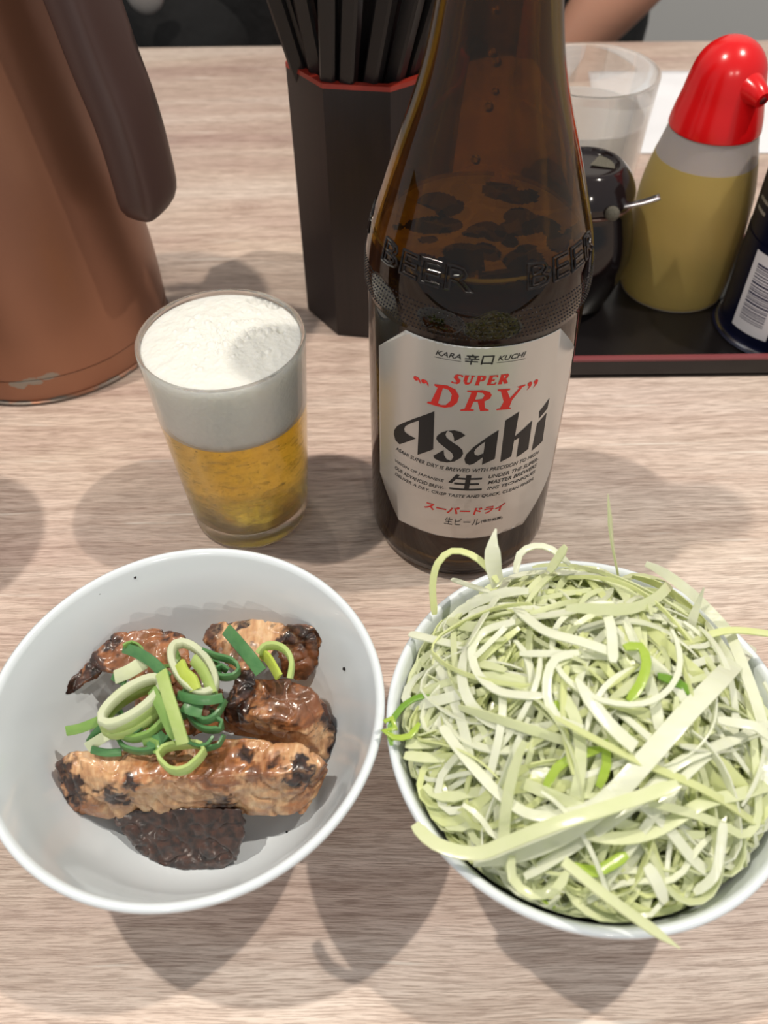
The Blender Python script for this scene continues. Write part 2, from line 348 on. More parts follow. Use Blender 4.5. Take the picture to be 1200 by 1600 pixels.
M['ring_white'] = leafy('scallion_white', c4(226, 234, 192), c4(238, 242, 218), .3, .35)
M['ring_lime'] = leafy('scallion_lime', c4(202, 222, 80), c4(220, 232, 130), .3, .3)
M['cloth'] = bumpy('black_cloth', c4(10, 10, 12), .95, 40, .5, .01)
M['skin'] = bumpy('skin', c4(186, 138, 116), .5, 200, .1, .0005, Subsurface_Weight=.1)
M['hair'] = bumpy('dark_hair', c4(26, 20, 18), .5, 500, .8, .002)
M['wall'] = bumpy('grey_plaster', c4(205, 204, 202), .8, 200, .1)
M['floor'] = bumpy('dark_floor', c4(92, 86, 80), .6, 20, .1)
def squeeze_mat(name, col, dens, sc):
    s = NT(name); s.set(Base_Color=col, Roughness=.3); s.b.inputs['Transmission Weight'].default_value = dens; s.b.inputs['IOR'].default_value = 1.2
    s.b.inputs['Subsurface Weight'].default_value = sc; s.b.inputs['Subsurface Radius'].default_value = (.01, .008, .004); s.b.inputs['Subsurface Scale'].default_value = 1.
    return s.m
M['plastic_haze'] = squeeze_mat('cloudy_plastic', c4(206, 198, 198), .5, .3)
M['vinegar'] = squeeze_mat('vinegar_in_plastic', c4(216, 192, 116), .6, .3)
# ------------------------------------------------------------------ setting
bm = bmesh.new(); add_box(bm, -2600, 2600, -1800, 2400, -745, -725); bm_obj('floor', bm, M['floor'], smooth=False)['kind'] = 'structure'
bm = bmesh.new(); add_box(bm, -2600, 2600, 1650, 1680, -725, 1600); bm_obj('wall_back', bm, M['wall'], smooth=False)['kind'] = 'structure'
bm = bmesh.new(); add_box(bm, -2600, 2600, 1636, 1650, -725, -640); bm_obj('baseboard_back', bm, M['floor'], smooth=False)['kind'] = 'structure'
tb = thing('table', 'pale wood-grain laminate dining table carrying everything in the picture', 'table', (0, 0, -725))
bm = bmesh.new(); add_box(bm, -1000, 900, -60, 757, 697, 725, 2.5); bm_obj('tabletop', bm, M['wood'], tb, sharp=30)
bm = bmesh.new(); add_box(bm, -998, 898, 757.2, 758.6, 698, 724); bm_obj('edge_band', bm, M['edge'], tb, smooth=False)
for x in (-920, 820):
    for y in (20, 680):
        bm = bmesh.new(); add_box(bm, x-25, x+25, y-25, y+25, 0, 697, 3); bm_obj('leg', bm, M['black_lacquer'], tb, sharp=30)
# ------------------------------------------------------------------ pitcher
pt = thing('pitcher', 'copper-coloured insulated pitcher with a dark brown handle and a chipped foot', 'pitcher', (-172, 372, 0))
lathe('body', smooth_prof([(0, 1.2), (56, 1.2), (59.5, 2.2), (60.3, 5), (60.4, 13.6), (60.3, 13.9), (59.9, 14.2), (60.2, 14.6), (60.4, 20), (60, 38), (58, 62), (54.5, 90), (50.5, 120), (46.5, 150), (43.5, 175), (42, 195), (42, 204), (40, 207), (0, 208)], 4), M['copper'], pt, 128, sharp=60)
lathe('foot_ring', [(0, 0), (56.5, 0), (57.5, .6), (57.5, 2), (0, 2)], M['black_lacquer'], pt, 96)
lathe('lid', smooth_prof([(41.5, 207.6), (41.5, 214), (37, 221), (20, 226), (0, 227)], 4), M['handle'], pt, 64)
AX = np.array([-172., 372.]); az = math.radians(-20); hu = np.array([math.cos(az), math.sin(az)]); hn = np.array([-hu[1], hu[0]])
def on_handle(px, py):
    d = fw*F_PX + rt*(px-600) - up*(py-800); t = ((AX - CAM[:2]) @ hn)/(d[:2] @ hn); p = CAM + d*t
    return p - np.array([AX[0], AX[1], 0])
hp = [on_handle(a, b) for a, b in ((238, 335), (224, 270), (198, 180), (164, 92), (131, 0))]
l = hp[-1]; d_ = (hp[-1]-hp[-3])/np.linalg.norm(hp[-1]-hp[-3])
q = l + d_*22; q2 = np.array([hu[0]*62, hu[1]*62, 203]); q3 = np.array([hu[0]*42, hu[1]*42, 210])
hpath = catmull([Vector(p) for p in hp+[q, q2, q3]], 3)
sec = [(math.copysign(abs(math.cos(a))**.45, math.cos(a))*.5, math.copysign(abs(math.sin(a))**.6, math.sin(a))*.5) for a in [2*math.pi*i/24 for i in range(24)]]
def htap(f):
    s_ = f*len(hpath)*3.0
    return math.sqrt(max(0.0, 1-((13-s_)/13)**2)) if s_ < 13 else 1.
tail = hpath[0] + (hpath[0]-hpath[3]).normalized()*0
# plane-up vector: the tangential direction, so width lies tangentially and thickness radially
V, Fc = sweep(hpath, 17., 30., upv=(hn[0], hn[1], 0), sect=sec, taper=lambda f: max(.06, htap(f)))
mesh_obj('handle', V, Fc, M['handle'], pt, sharp=50)
# ------------------------------------------------------------------ chopstick box with chopsticks
bx = thing('chopstick_box', 'octagonal black lacquered chopstick box with a red inner rim', 'box', (-4, 394.5, 0))
def octa(rr, z, rot=math.radians(22.5-9)): return [(rr*math.cos(rot+math.pi/4*i), rr*math.sin(rot+math.pi/4*i), z) for i in range(8)]
bm = bmesh.new()
rings = [[bm.verts.new(v) for v in octa(r_, z_)] for r_, z_ in ((35.6, 0), (36.2, 1.2), (36.6, 123.5), (36.3, 124.3), (33.6, 124.3), (33.2, 4))]
for a, b in zip(rings[:-1], rings[1:]):
    for i in range(8): bm.faces.new((a[i], a[(i+1) % 8], b[(i+1) % 8], b[i]))
bm.faces.new(rings[0][::-1]); bm.faces.new(rings[-1])
o = bm_obj('outer_shell', bm, M['box'], bx, smooth=False)
bm = bmesh.new(); rings = [[bm.verts.new(v) for v in octa(r_, z_)] for r_, z_ in ((33.1, 5), (33.3, 123.4), (36.75, 123.5), (36.7, 125.4), (33.0, 125.4), (32.6, 124.4), (32.2, 5))]
for a, b in zip(rings[:-1], rings[1:]):
    for i in range(8): bm.faces.new((a[i], a[(i+1) % 8], b[(i+1) % 8], b[i]))
bm.faces.new(rings[-1])
bm_obj('red_lining', bm, M['red_lacquer'], bx, smooth=False)['label'] = 'red lining and rim'
def ray_y(px, py, Y):
    d = fw*F_PX + rt*(px-600) - up*(py-800); return CAM + d*(Y/d[1])
sticks = [((466, 104), (432, 0), 5, 'leftmost black chopstick, leaning out over the box rim'), ((478, 100), (447, 0), 4, 'black chopstick leaning left just beside the leftmost one'),
          ((497, 112), (474, 0), 12, 'black chopstick leaning left, third from the left'), ((514, 124), (513, 0), 6, 'upright black chopstick at the front left of the box'), ((544, 128), (550, 0), 6, 'black chopstick standing at the middle of the front rim'),
          ((582, 128), (604, 0), 5, 'black chopstick leaning right at the front of the box'), ((617, 122), (646, 0), 6, 'broad-looking black chopstick leaning right beside the bottle'),
          ((640, 112), (674, 0), 5, 'rightmost black chopstick, partly behind the bottle'),
          ((530, 118), (532, 0), 22, 'black chopstick in the second row behind the upright front left one'), ((560, 118), (574, 0), 24, 'black chopstick in the second row behind the middle of the front rim'), ((598, 116), (622, 0), 22, 'black chopstick in the second row leaning right toward the bottle'), ((500, 100), (494, 0), 30, 'black chopstick deep in the box left of centre'), ((570, 105), (590, 0), 34, 'black chopstick deepest in the box right of centre'), ((612, 100), (628, 0), 32, 'black chopstick in the back row near the bottle'), ((488, 96), (462, 0), 26, 'black chopstick in the back row leaning left'), ((540, 100), (562, 0), 40, 'black chopstick at the very back of the box')]
for k, (a, b, dy, lab) in enumerate(sticks):
    front = at(a[0], a[1], 125.2); Y = 360+5+dy
    p1 = at(a[0], a[1], 125.2) if dy < 10 else ray_y(a[0], a[1], Y)
    p1 = np.array([p1[0], max(p1[1], 366.), 125.]) if dy < 10 else p1
    p2 = ray_y(b[0], b[1], p1[1]-9)
    u = (p2-p1)/np.linalg.norm(p2-p1); u = u*np.sign(u[2])
    base = p1 + u*((5.5-p1[2])/u[2])
    c = np.array([-4, 394.5]); dd = base[:2]-c; rr = np.linalg.norm(dd)
    if rr > 27: base[:2] = c+dd/rr*27
    u = (p2-base)/np.linalg.norm(p2-base)
    V, Fc = sweep([Vector(base-base), Vector(u*60), Vector(u*150), Vector(u*228)], 7.2, 7.2, taper=lambda f: .62+.38*min(1, f*1.3), upv=(0, -1, 0), roll=.1*k)
    o = mesh_obj('chopstick', V, Fc, M['stick'], None, sharp=35, loc=base)
    tag(o, lab or 'black chopstick packed in the middle of the octagonal box', 'chopstick', 'chopsticks in the octagonal box')
# ------------------------------------------------------------------ beer bottle
BX, BY = 30.49, 239.34
bt = thing('beer_bottle', 'brown glass beer bottle with a silver label reading DRY in red', 'bottle', (BX, BY, 0))
OUT = [(0, 3.5), (20, 2.5), (27, .6), (30.5, 0), (33.2, 1.6), (34.6, 6), (35, 12), (35, 60), (35, 108), (35.05, 114), (35.5, 116.5), (35.6, 121), (35.2, 125.5), (34.2, 131), (32.6, 137), (30.4, 144), (27.9, 152), (25.2, 160), (22.4, 168), (19.9, 176), (17.9, 184), (16.3, 193), (15.2, 201), (14.4, 207), (13.7, 213), (13.2, 218), (13.1, 220), (14.2, 221), (14.3, 227), (13.4, 230), (12.5, 231)]
INN = [(9.6, 231), (9.2, 226), (9.8, 217), (10.8, 208), (12.1, 200), (13.2, 193), (14.9, 184), (17, 176), (19.6, 168), (22.5, 160), (25.2, 152), (27.8, 144), (30, 137), (31.5, 131), (32.4, 125.5), (32.6, 118), (32.4, 108), (32.4, 60), (32.4, 12), (30, 7), (24, 6), (0, 7.5)]
outp = smooth_prof(OUT, 3)
lathe('glass_body', outp + smooth_prof(INN, 3), M['amber'], bt, 160, sharp=70)
LV = 130.5
liq = [(0, 7.6)] + [(r_+.05, z_) for r_, z_ in smooth_prof(INN[::-1], 3) if 7.6 < z_ < LV]
rl = liq[-1][0]
liq += [(rl-.3, LV), (0, LV)]
lathe('beer', liq, M['shaded_beer'], bt, 128, sharp=50)
def bot_r(z):
    zs = [p[1] for p in outp]; rs = [p[0] for p in outp]; i0 = int(np.argmin(zs)); return float(np.interp(z, zs[i0:], rs[i0:]))
# label shapes: (arc mm, height mm) wrapped on the glass
def wrap_mesh(name, me, mat, parent, off, step=1.5, thick=None):
    bm = bmesh.new(); bm.from_mesh(me)
    xs = [v.co.x for v in bm.verts]
    if xs:
        x = math.floor(min(xs)/step)*step
        while x < max(xs):
            bmesh.ops.bisect_plane(bm, geom=bm.verts[:]+bm.edges[:]+bm.faces[:], plane_co=(x, 0, 0), plane_no=(1, 0, 0)); x += step
    for v in bm.verts:
        s_, z = v.co.x, v.co.y; r_ = bot_r(z)+off; th = s_/35.2
        v.co = Vector((r_*math.sin(th), -r_*math.cos(th), z))
    for f_ in bm.faces:
        f_.normal_update()
        c_ = f_.calc_center_median()
        if f_.normal.x*c_.x+f_.normal.y*c_.y < 0: f_.normal_flip()
    out = bpy.data.meshes.new(name); bm.to_mesh(out); bm.free(); out.transform(Matrix.Scale(MM, 4)); out.materials.append(mat); out.shade_smooth()
    o = bpy.data.objects.new(name, out); link(o, parent)
    if thick:
        md = o.modifiers.new('t', 'SOLIDIFY'); md.thickness = thick*MM; md.offset = -1
    return o
def curve_mesh(loops):
    c = bpy.data.curves.new('tmp', 'CURVE'); c.dimensions = '2D'; c.fill_mode = 'BOTH'
    for lp in loops:
        s_ = c.splines.new('POLY'); s_.points.add(len(lp)-1); s_.use_cyclic_u = True
        for p, (x, y) in zip(s_.points, lp): p.co = (x, y, 0, 1)
    o = bpy.data.objects.new('tmp', c); me = bpy.data.meshes.new_from_object(o); bpy.data.objects.remove(o); return me
def text_mesh(txt, x0, x1, z0, h, shear=0., bold=0., fit=True):
    c = bpy.data.curves.new('tmp', 'FONT'); c.body = txt; c.size = 1; c.shear = shear; c.offset = bold; c.resolution_u = 3
    o = bpy.data.objects.new('tmp', c); me = bpy.data.meshes.new_from_object(o); bpy.data.objects.remove(o)
    vs_ = me.vertices
    if not len(vs_): return me
    xa, xb = min(v.co.x for v in vs_), max(v.co.x for v in vs_); ya, yb = min(v.co.y for v in vs_), max(v.co.y for v in vs_)
    for v in vs_:
        v.co.x = x0+(v.co.x-xa)/(xb-xa)*(x1-x0); v.co.y = z0+(v.co.y-ya)/(yb-ya)*h
    return me
lab = [(-39, 99.5), (-25.6, 113.2)] + [(-25.6+51*i/20, 113.2) for i in range(1, 20)] + [(25.4, 113.2), (38.4, 98.6), (39, 96), (39, 44), (37.5, 41), (23, 25.4), (21, 26)] + [(21-42*i/14, 26.2) for i in range(1, 14)] + [(-24, 26), (-27.6, 25.2), (-39.6, 41.5)]
lo = wrap_mesh('label', curve_mesh([lab]), M['label'], bt, .22, 1.2, .12); lo['label'] = 'silver paper label with clipped corners'
LET = {"A": [[-14.37,86.08],[-21.68,79.77],[-25.95,75.56],[-28.67,72.51],[-30.14,69.67],[-30.37,67.43],[-29.53,65.21],[-27.55,64.64],[-20.61,71.48],[-23.64,71.5],[-25.25,71.93],[-25.59,72.95],[-24.96,74.67],[-22.82,77.2],[-19.67,79.96],[-19.85,64.21],[-14.15,69.28]],
"s1": [[-9.45,78.96],[-7.52,79.69],[-5.3,79.17],[-3.77,77.88],[-7.25,74.69],[-7.45,76.53],[-8.18,78.38]],
"s2": [[-9.46,79.22],[-11.64,77.74],[-13.09,75.77],[-13.29,74.36],[-12.46,73.07],[-9.56,70.88],[-7.72,69.36],[-7.13,67.73],[-7.79,65.85],[-9.26,64.61],[-6.76,65.55],[-4.62,67.61],[-3.99,69.55],[-4.34,71.24],[-5.67,72.78],[-8.75,74.93],[-9.9,76.01],[-10.26,77.25],[-9.91,78.33]],
"s3": [[-10.54,70.08],[-14.04,66.33],[-13.57,65.23],[-11.59,64.54],[-9.01,64.67],[-7.78,65.64],[-9.33,66.07],[-10.28,67.72]],
"a1": [[6.98,79.69],[2.86,75.66],[2.6,64.46],[6.87,66.64]],
"a2": [[6.98,79.69],[3.34,76.95],[-0.76,72.79],[-2.9,69.43],[-3.45,67.17],[-2.98,65.23],[-1.58,64.45],[-0.22,65.03],[2.67,67.97],[2.68,69.77],[1.01,68.78],[-0.11,69.22],[-0.41,70.6],[0.04,71.97],[1.16,73.43],[3.08,75.3]],
"h1": [[13.41,85.85],[8.84,83.37],[8.96,64.6],[12.85,66.05]],
"h2": [[19.27,79.57],[13.12,75.14],[13.13,73.26],[14.95,73.98],[14.9,64.68],[19.53,66.58]],
"i1": [[25.82,79.4],[21.81,76.95],[21.34,64.68],[26.32,66.21]],
"i2": [[25.98,85.68],[21.9,82.11],[22.27,78.85],[25.79,81.26]],
"D": [[-14.74,97.15],[-10.65,97.72],[-8.03,96.66],[-6.76,94.24],[-7.17,91.44],[-8.79,89.42],[-11.09,88.52],[-13.49,88.44],[-17.04,88.56],[-16.81,89.26],[-15.69,89.6],[-13.68,95.96],[-14.84,96.54]],
"Dh": [[-11.92,96.39],[-10.17,96.09],[-9.05,94.43],[-9.37,91.78],[-10.73,89.74],[-12.32,89.32],[-13.3,89.79]],
"R": [[-4.37,96.71],[0.35,97.01],[2.66,96.17],[3.34,94.87],[2.89,93.44],[1.27,92.44],[1.61,89.66],[2.88,88.89],[2.91,88.43],[0.15,88.51],[-0.87,92.34],[-2.12,92.31],[-2.88,89.43],[-1.78,89.1],[-1.85,88.57],[-6.12,88.21],[-5.98,88.76],[-4.75,89.21],[-3.05,96.08],[-4.45,96.2]],
"Rh": [[-1.15,96.15],[0.44,95.85],[1.08,94.88],[0.51,93.5],[-1.72,93.06]],
"Y": [[5.04,96.93],[9.11,96.55],[9.05,95.98],[8.17,95.88],[9.42,92.59],[12.23,95.94],[11.22,96.67],[14.22,96.75],[14.3,96.15],[13.36,96.03],[10.26,91.64],[9.55,88.59],[10.18,88.43],[10.11,87.92],[5.37,88.37],[5.38,88.9],[6.5,88.94],[7.43,91.54],[6.11,95.97],[5.1,96.34]]}
def lift(me, s=0): return me
def ink(name, me, mat, off=.30): return wrap_mesh(name, me, mat, lo, off, 1.4)
ink('black_lettering', curve_mesh([LET['A']]), M['label_ink'])
for k in ('s1', 's2', 's3', 'a1', 'a2', 'h1', 'h2', 'i1', 'i2'): ink('black_lettering', curve_mesh([LET[k]]), M['label_ink'], .30 if k in ('s2', 'a2', 'h1', 'i1', 'i2') else .315)
ink('red_lettering', curve_mesh([LET['D'], LET['Dh']]), M['label_red'])
ink('red_lettering', curve_mesh([LET['R'], LET['Rh']]), M['label_red'])
ink('red_lettering', curve_mesh([LET['Y']]), M['label_red'])
def comma(x, z, s_=1., flip=1):
    pts = [(x+.75*math.cos(a), z+.75*math.sin(a)) for a in [2*math.pi*i/10 for i in range(10)]]
    tailp = [(x+.75*flip*-1, z+.1), (x-.5*flip, z-1.6*flip if flip > 0 else z-1.5*flip), (x-.1*flip, z-1.9*flip), (x+.7*flip, z)]
    return [pts], [tailp]
for x, z, fl in ((-21.3, 96.8, -1), (-18.5, 96.8, -1), (15.9, 96.3, 1), (18.2, 96.3, 1)):
    r_ = .85; disc = [(x+r_*math.cos(2*math.pi*i/12), z+r_*math.sin(2*math.pi*i/12)) for i in range(12)]
    if fl > 0: t_ = [(x+.85, z), (x+.6, z-1.0), (x-.9, z-2.4), (x-.3, z-1.2), (x, z-.5)]
    else: t_ = [(x-.2, z+.85), (x+.9, z+.8), (x+1.7, z-.2), (x+1.75, z-1.5), (x+1.1, z-.4), (x+.3, z)]
    ink('quotation_mark', curve_mesh([disc]), M['label_red']); ink('quotation_mark', curve_mesh([t_]), M['label_red'], .31)
def strokes(segs, x0, z0, w, h, shear, thick):
    out = []
    for (ax, ay, bx_, by_, tk) in segs:
        a = Vector((ax, ay)); b = Vector((bx_, by_)); d = (b-a).normalized(); nrm = Vector((-d.y, d.x))*tk*thick*.5
        q_ = [a+nrm, a-nrm, b-nrm, b+nrm]; out.append([(x0+(p.x+p.y*shear)*w, z0+p.y*h) for p in q_])
    return out
GL = {'S': [(.1, .18, .1, .02, .8), (.1, .05, .5, .03, .7), (.5, .03, .78, .2, 1.3), (.78, .2, .2, .78, 1.7), (.2, .78, .5, .97, 1.3), (.5, .97, .85, .95, .7), (.88, .98, .88, .78, .8)],
      'U': [(.2, 1, .2, .3, 1.8), (.2, .3, .45, .04, 1.4), (.45, .04, .75, .25, 1.), (.75, .25, .75, 1, .8), (0, .98, .42, .98, .6), (.6, .98, .95, .98, .6)],
      'P': [(.25, 0, .25, 1, 1.8), (.05, .02, .5, .02, .6), (.05, .98, .6, .98, .7), (.6, .98, .85, .75, 1.5), (.85, .75, .6, .48, 1.3), (.6, .48, .25, .48, .7)],
      'E': [(.25, 0, .25, 1, 1.8), (.05, .03, .85, .03, .7), (.05, .97, .85, .97, .7), (.25, .5, .65, .5, .7), (.85, 0, .88, .25, .7), (.85, 1, .85, .78, .7), (.62, .4, .62, .62, .6)],
      'R': [(.25, 0, .25, 1, 1.8), (.05, .02, .45, .02, .6), (.05, .98, .6, .98, .7), (.6, .98, .82, .76, 1.5), (.82, .76, .55, .5, 1.2), (.55, .5, .25, .5, .7), (.5, .5, .85, .03, 1.7), (.8, .02, 1.02, .02, .6)]}
for ch, x in zip('SUPER', (-9.6, -6.1, -2.4, 1.2, 4.7)):
    for i, lp in enumerate(strokes(GL[ch], x, 99.0, 3.2, 3.5, .2, .2)): ink('red_lettering', curve_mesh([lp]), M['label_red'], .30+.004*i)
ink('small_print', text_mesh('KARA', -14.9, -7.0, 108.4, 1.9, .3, .015), M['label_ink']); ink('small_print', text_mesh('KUCHI', 4.0, 12.9, 108.0, 1.9, .3, .015), M['label_ink'])
ink('small_print', curve_mesh([[(-15.2, 107.5), (-6.9, 107.6), (-6.9, 107.75), (-15.2, 107.65)]]), M['label_ink']); ink('small_print', curve_mesh([[(3.8, 107.3), (12.9, 107.1), (12.9, 107.25), (3.8, 107.45)]]), M['label_ink'])
ink('small_print', text_mesh('辛口', -5.9, 3.0, 106.7, 4.0, .12, .015), M['label_ink'])
ROWS = [('ASAHI SUPER DRY IS BREWED WITH PRECISION TO HIGH', -29.4, 25.3, 60.9), ('QUALITY STANDARDS,', -29.7, -9.4, 57.7), ('UNDER THE SUPER-', 5.4, 25.8, 57.4), ('VISION OF JAPANESE', -29.7, -9.8, 54.4), ('MASTER BREWERS', 5.4, 25.5, 54.5),
        ('OUR ADVANCED BREW-', -29.7, -9.7, 51.1), ('ING TECHNIQUES', 5.4, 25.3, 51.4), ('DELIVER A DRY, CRISP TASTE AND QUICK, CLEAN FINISH.', -29.7, 25.0, 47.9)]
for t_, a, b, z in ROWS: ink('small_print', text_mesh(t_, a, b, z, 1.75, .25, .012), M['label_ink'])
NAMA = [(.24, 1, 0, .42, 1.0), (.17, .76, .97, .76, 1.0), (.13, .42, .9, .42, 1.0), (.0, .06, 1, .06, 1.0), (.56, 1, .52, .06, 1.35)]
for i, lp in enumerate(strokes(NAMA, -7.7, 51.9, 11.2, 7.6, 0, .115)): ink('black_lettering', curve_mesh([lp]), M['label_ink'], .30+.005*i)
ink('red_lettering', text_mesh('スーパードライ', -16.6, 13.2, 39.2, 3.8, .18, .035), M['label_red'])
ink('small_print', text_mesh('生ビール', -8.8, 4.2, 33.4, 3.8, .12, 0.), M['label_ink']); ink('small_print', text_mesh('(非熱処理)', 4.5, 12.8, 34.2, 1.8, 0, .02), M['label_ink'])
# embossed BEER lettering and stippled bands in the shoulder
def emboss(txt, x0, x1, z0, h):
    c = bpy.data.curves.new('tmp', 'FONT'); c.body = txt; c.size = 1; c.fill_mode = 'NONE'; c.resolution_u = 2; c.offset = .02
    o = bpy.data.objects.new('tmp', c); me = bpy.data.meshes.new_from_object(o); bpy.data.objects.remove(o)
    co = [v.co.copy() for v in me.vertices]; xa, xb = min(v.x for v in co), max(v.x for v in co); ya, yb = min(v.y for v in co), max(v.y for v in co)
    P = []
    for v in co:
        s_ = x0+(v.x-xa)/(xb-xa)*(x1-x0); z = z0+(v.y-ya)/(yb-ya)*h; r_ = bot_r(z)+.10; th = s_/35.2; P.append(Vector((r_*math.sin(th), -r_*math.cos(th), z)))
    bm = bmesh.new()
    for e in me.edges:
        a, b = P[e.vertices[0]], P[e.vertices[1]]; d = b-a
        if d.length < 1e-4: continue
        k = max(1, int(d.length/2))
        for j in range(k):
            p, q_ = a.lerp(b, j/k), a.lerp(b, (j+1)/k); dd = (q_-p)
            M4 = Matrix.Translation((p+q_)/2) @ dd.to_track_quat('Z', 'Y').to_matrix().to_4x4()
            bmesh.ops.create_cone(bm, cap_ends=True, segments=6, radius1=.42, radius2=.42, depth=dd.length+.3, matrix=M4)
    return bm
M['emboss'] = simple('amber_relief', c4(20, 12, 9), .1)
for t_, a, b in (('BEER', -38, -5.2), ('BEER', 11.2, 44), ('BEER', -86, -54), ('BEER', 62, 94)):
    bm_obj('embossed_lettering', emboss(t_, a, b, 131.2, 6.6), M['emboss'], bt, sharp=60)
bm = bmesh.new()
for row in range(7):
    z = 116.+row*1.5; n_ = 170
    for i in range(n_):
        th = 2*math.pi*(i+.5*(row % 2))/n_; r_ = bot_r(z)
        M4 = Matrix.Translation((r_*math.cos(th), r_*math.sin(th), z)) @ Matrix.Diagonal((.34, .34, .34, 1)); bmesh.ops.create_icosphere(bm, subdivisions=1, radius=1, matrix=M4)
bm_obj('stippled_band', bm, M['emboss'], bt)['kind'] = 'stuff'
# foam bubbles clinging inside and floating on the beer
rb = random.Random(5)
BL = []
for i in range(34):
    a = rb.uniform(0, 2*math.pi); rr = (rl-2)*math.sqrt(rb.random()); BL.append((rr*math.cos(a), rr*math.sin(a), rb.uniform(1.6, 6.5), rb.uniform(.6, 1.), rb.uniform(0, 3.1)))
BL += [(-9, -20, 9, .7, .1), (11, -17, 7, .8, 1.), (1, -25, 4, .7, 0), (-14, 4, 9, .6, 0), (14, 3, 9, .6, .4)]
V, Fc = [], []; n_, k_ = 150, 60
for k in range(k_+1):
    for i in range(n_):
        a = 2*math.pi*i/n_; r_ = (rl-.05)*k/k_; V.append((r_*math.cos(a), r_*math.sin(a), LV+.25+(3.5*max(0, (k/k_-.9)/.1)**2)))
def in_hole(x, y):
    for hx, hy, hr, e_, ro_ in BL:
        dx, dy = x-hx, y-hy; c_, s_ = math.cos(ro_), math.sin(ro_); u_, v_ = dx*c_+dy*s_, (-dx*s_+dy*c_)/e_
        if math.hypot(u_, v_) < hr: return True
    return False
for k in range(k_):
    for i in range(n_):
        j = (i+1) % n_; a, b_, c_, d_ = k*n_+i, k*n_+j, (k+1)*n_+j, (k+1)*n_+i
        if not in_hole((V[a][0]+V[c_][0])/2, (V[a][1]+V[c_][1])/2): Fc.append((a, b_, c_, d_))
mesh_obj('foam_web', V, Fc, M['foam'], bt)['label'] = 'thin foam web floating on the beer'
bm = bmesh.new()
for (a, z) in ((-1.72, 187), (-1.66, 185), (-1.64, 178.5), (-1.72, 175), (-1.82, 163), (-1.72, 196)):
    s_ = rb.uniform(.8, 1.4); r_ = bot_r(z)-3
    bmesh.ops.create_icosphere(bm, subdivisions=2, radius=s_, matrix=Matrix.Translation((r_*math.cos(a), r_*math.sin(a), z)))
bm_obj('bubbles', bm, M['bubble'], bt)['kind'] = 'stuff'
# ------------------------------------------------------------------ glass of beer
GX, GY = -56, 244.6
def tumbler(name, label, loc, H, R1, R0, wall, base, mat, group=None):
    t_ = thing(name, label, 'glass', loc, group)
    ro = lambda z: R0+(R1-R0)*(z/H)**.9
    o = [(0, .8), (R0-4, .8), (R0-2.2, 0), (R0-.7, .5), (R0, 2.2)]+[(ro(z), z) for z in np.linspace(5, H-1.2, 14)]+[(R1-.15, H-.4), (R1-wall*.5, H), (R1-wall+.15, H-.5)]
    o += [(ro(z)-wall, z) for z in np.linspace(H-1.6, base+3, 12)]+[(ro(base)-wall-.6, base+1.2), (ro(base)-wall-3, base), (0, base-.4)]
    lathe('tumbler', o, mat, t_, 128, sharp=75); return t_, ro
gl, ro = tumbler('beer_glass', 'small tumbler of golden lager with a thick white head', (GX, GY, 0), 88.5, 29.6, 23.6, 1.7, 8.5, M['glass'])
W_ = 1.7
FB = 58.5
prof = [(0, 8.2), (ro(8.5)-W_-3, 8.45), (ro(9.7)-W_-.5, 9.7)]+[(ro(z)-W_+.06, z) for z in np.linspace(11.8, FB, 12)]+[(0, FB)]
lathe('lager', prof, M['beer'], gl, 128, sharp=50)
# foam with a bumpy domed top
V, Fc = [], []; n, nr = 192, 64; rf = random.Random(2)
from mathutils import noise as mnoise
V.append((0, 0, FB+.05))
def rr_(z): return ro(z)-W_+.03
levels = list(np.linspace(FB+.05, 86.6, 10))
for z in levels:
    for i in range(n): a = 2*math.pi*i/n; V.append((rr_(z)*math.cos(a), rr_(z)*math.sin(a), z))
for i in range(n): Fc.append((0, 1+(i+1) % n, 1+i))
for k in range(len(levels)-1):
    for i in range(n): Fc.append((1+k*n+i, 1+k*n+(i+1) % n, 1+(k+1)*n+(i+1) % n, 1+(k+1)*n+i))
b0 = 1+(len(levels)-1)*n; R = rr_(86.6)
HOLES = [(10.0, 23.5, 3.0), (16.5, 20.3, 2.6), (13.6, 22.6, 1.4), (20.5, 4.0, 1.4)]
FBUB = []
for i in range(170):
    a = rf.uniform(0, 6.283); rr = abs(rf.gauss(0, 10)) if i < 120 else rf.uniform(0, 26); x, y = rr*math.cos(a)+rf.uniform(-4, 5)*(i < 120), rr*math.sin(a)*.8+rf.uniform(-4, 4)*(i < 120)
    if math.hypot(x, y) < 26: FBUB.append((x, y, rf.choice([.5, .6, .8, 1.0, 1.4])))
def foam_z(x, y):
    f = math.hypot(x, y)/R; bub = 0.
    for bx_, by_, br_ in FBUB:
        d2 = ((x-bx_)**2+(y-by_)**2)/(br_*br_)
        if d2 < 1: bub = max(bub, .75*br_*math.sqrt(1-d2))
        elif d2 < 1.7: bub = min(bub, -.12*br_)
    return bub*.8+86.6+1.5*(1-f**3)+mnoise.noise((x*.22, y*.22, 1))*.6*(1-f**6)+abs(mnoise.noise((x*.9, y*.9, 5)))*.5*(1-f**5)
for k in range(1, nr):
    f = 1-k/nr
    for i in range(n):
        a = 2*math.pi*i/n; x, y = R*f*math.cos(a), R*f*math.sin(a)
        z = foam_z(x, y)
        for hx, hy, hr in HOLES:
            d = math.hypot(x-hx, y-hy)
            if d < hr: z -= 3.2*math.sqrt(1-(d/hr)**2)
        V.append((x, y, z))
for k in range(nr-1):
    s0 = b0 if k == 0 else b0+n+(k-1)*n; s1 = b0+n+k*n
    for i in range(n): Fc.append((s0+i, s0+(i+1) % n, s1+(i+1) % n, s1+i))
V.append((0, 0, foam_z(0, 0))); last = len(V)-1; s0 = b0+n+(nr-2)*n
for i in range(n): Fc.append((s0+i, s0+(i+1) % n, last))
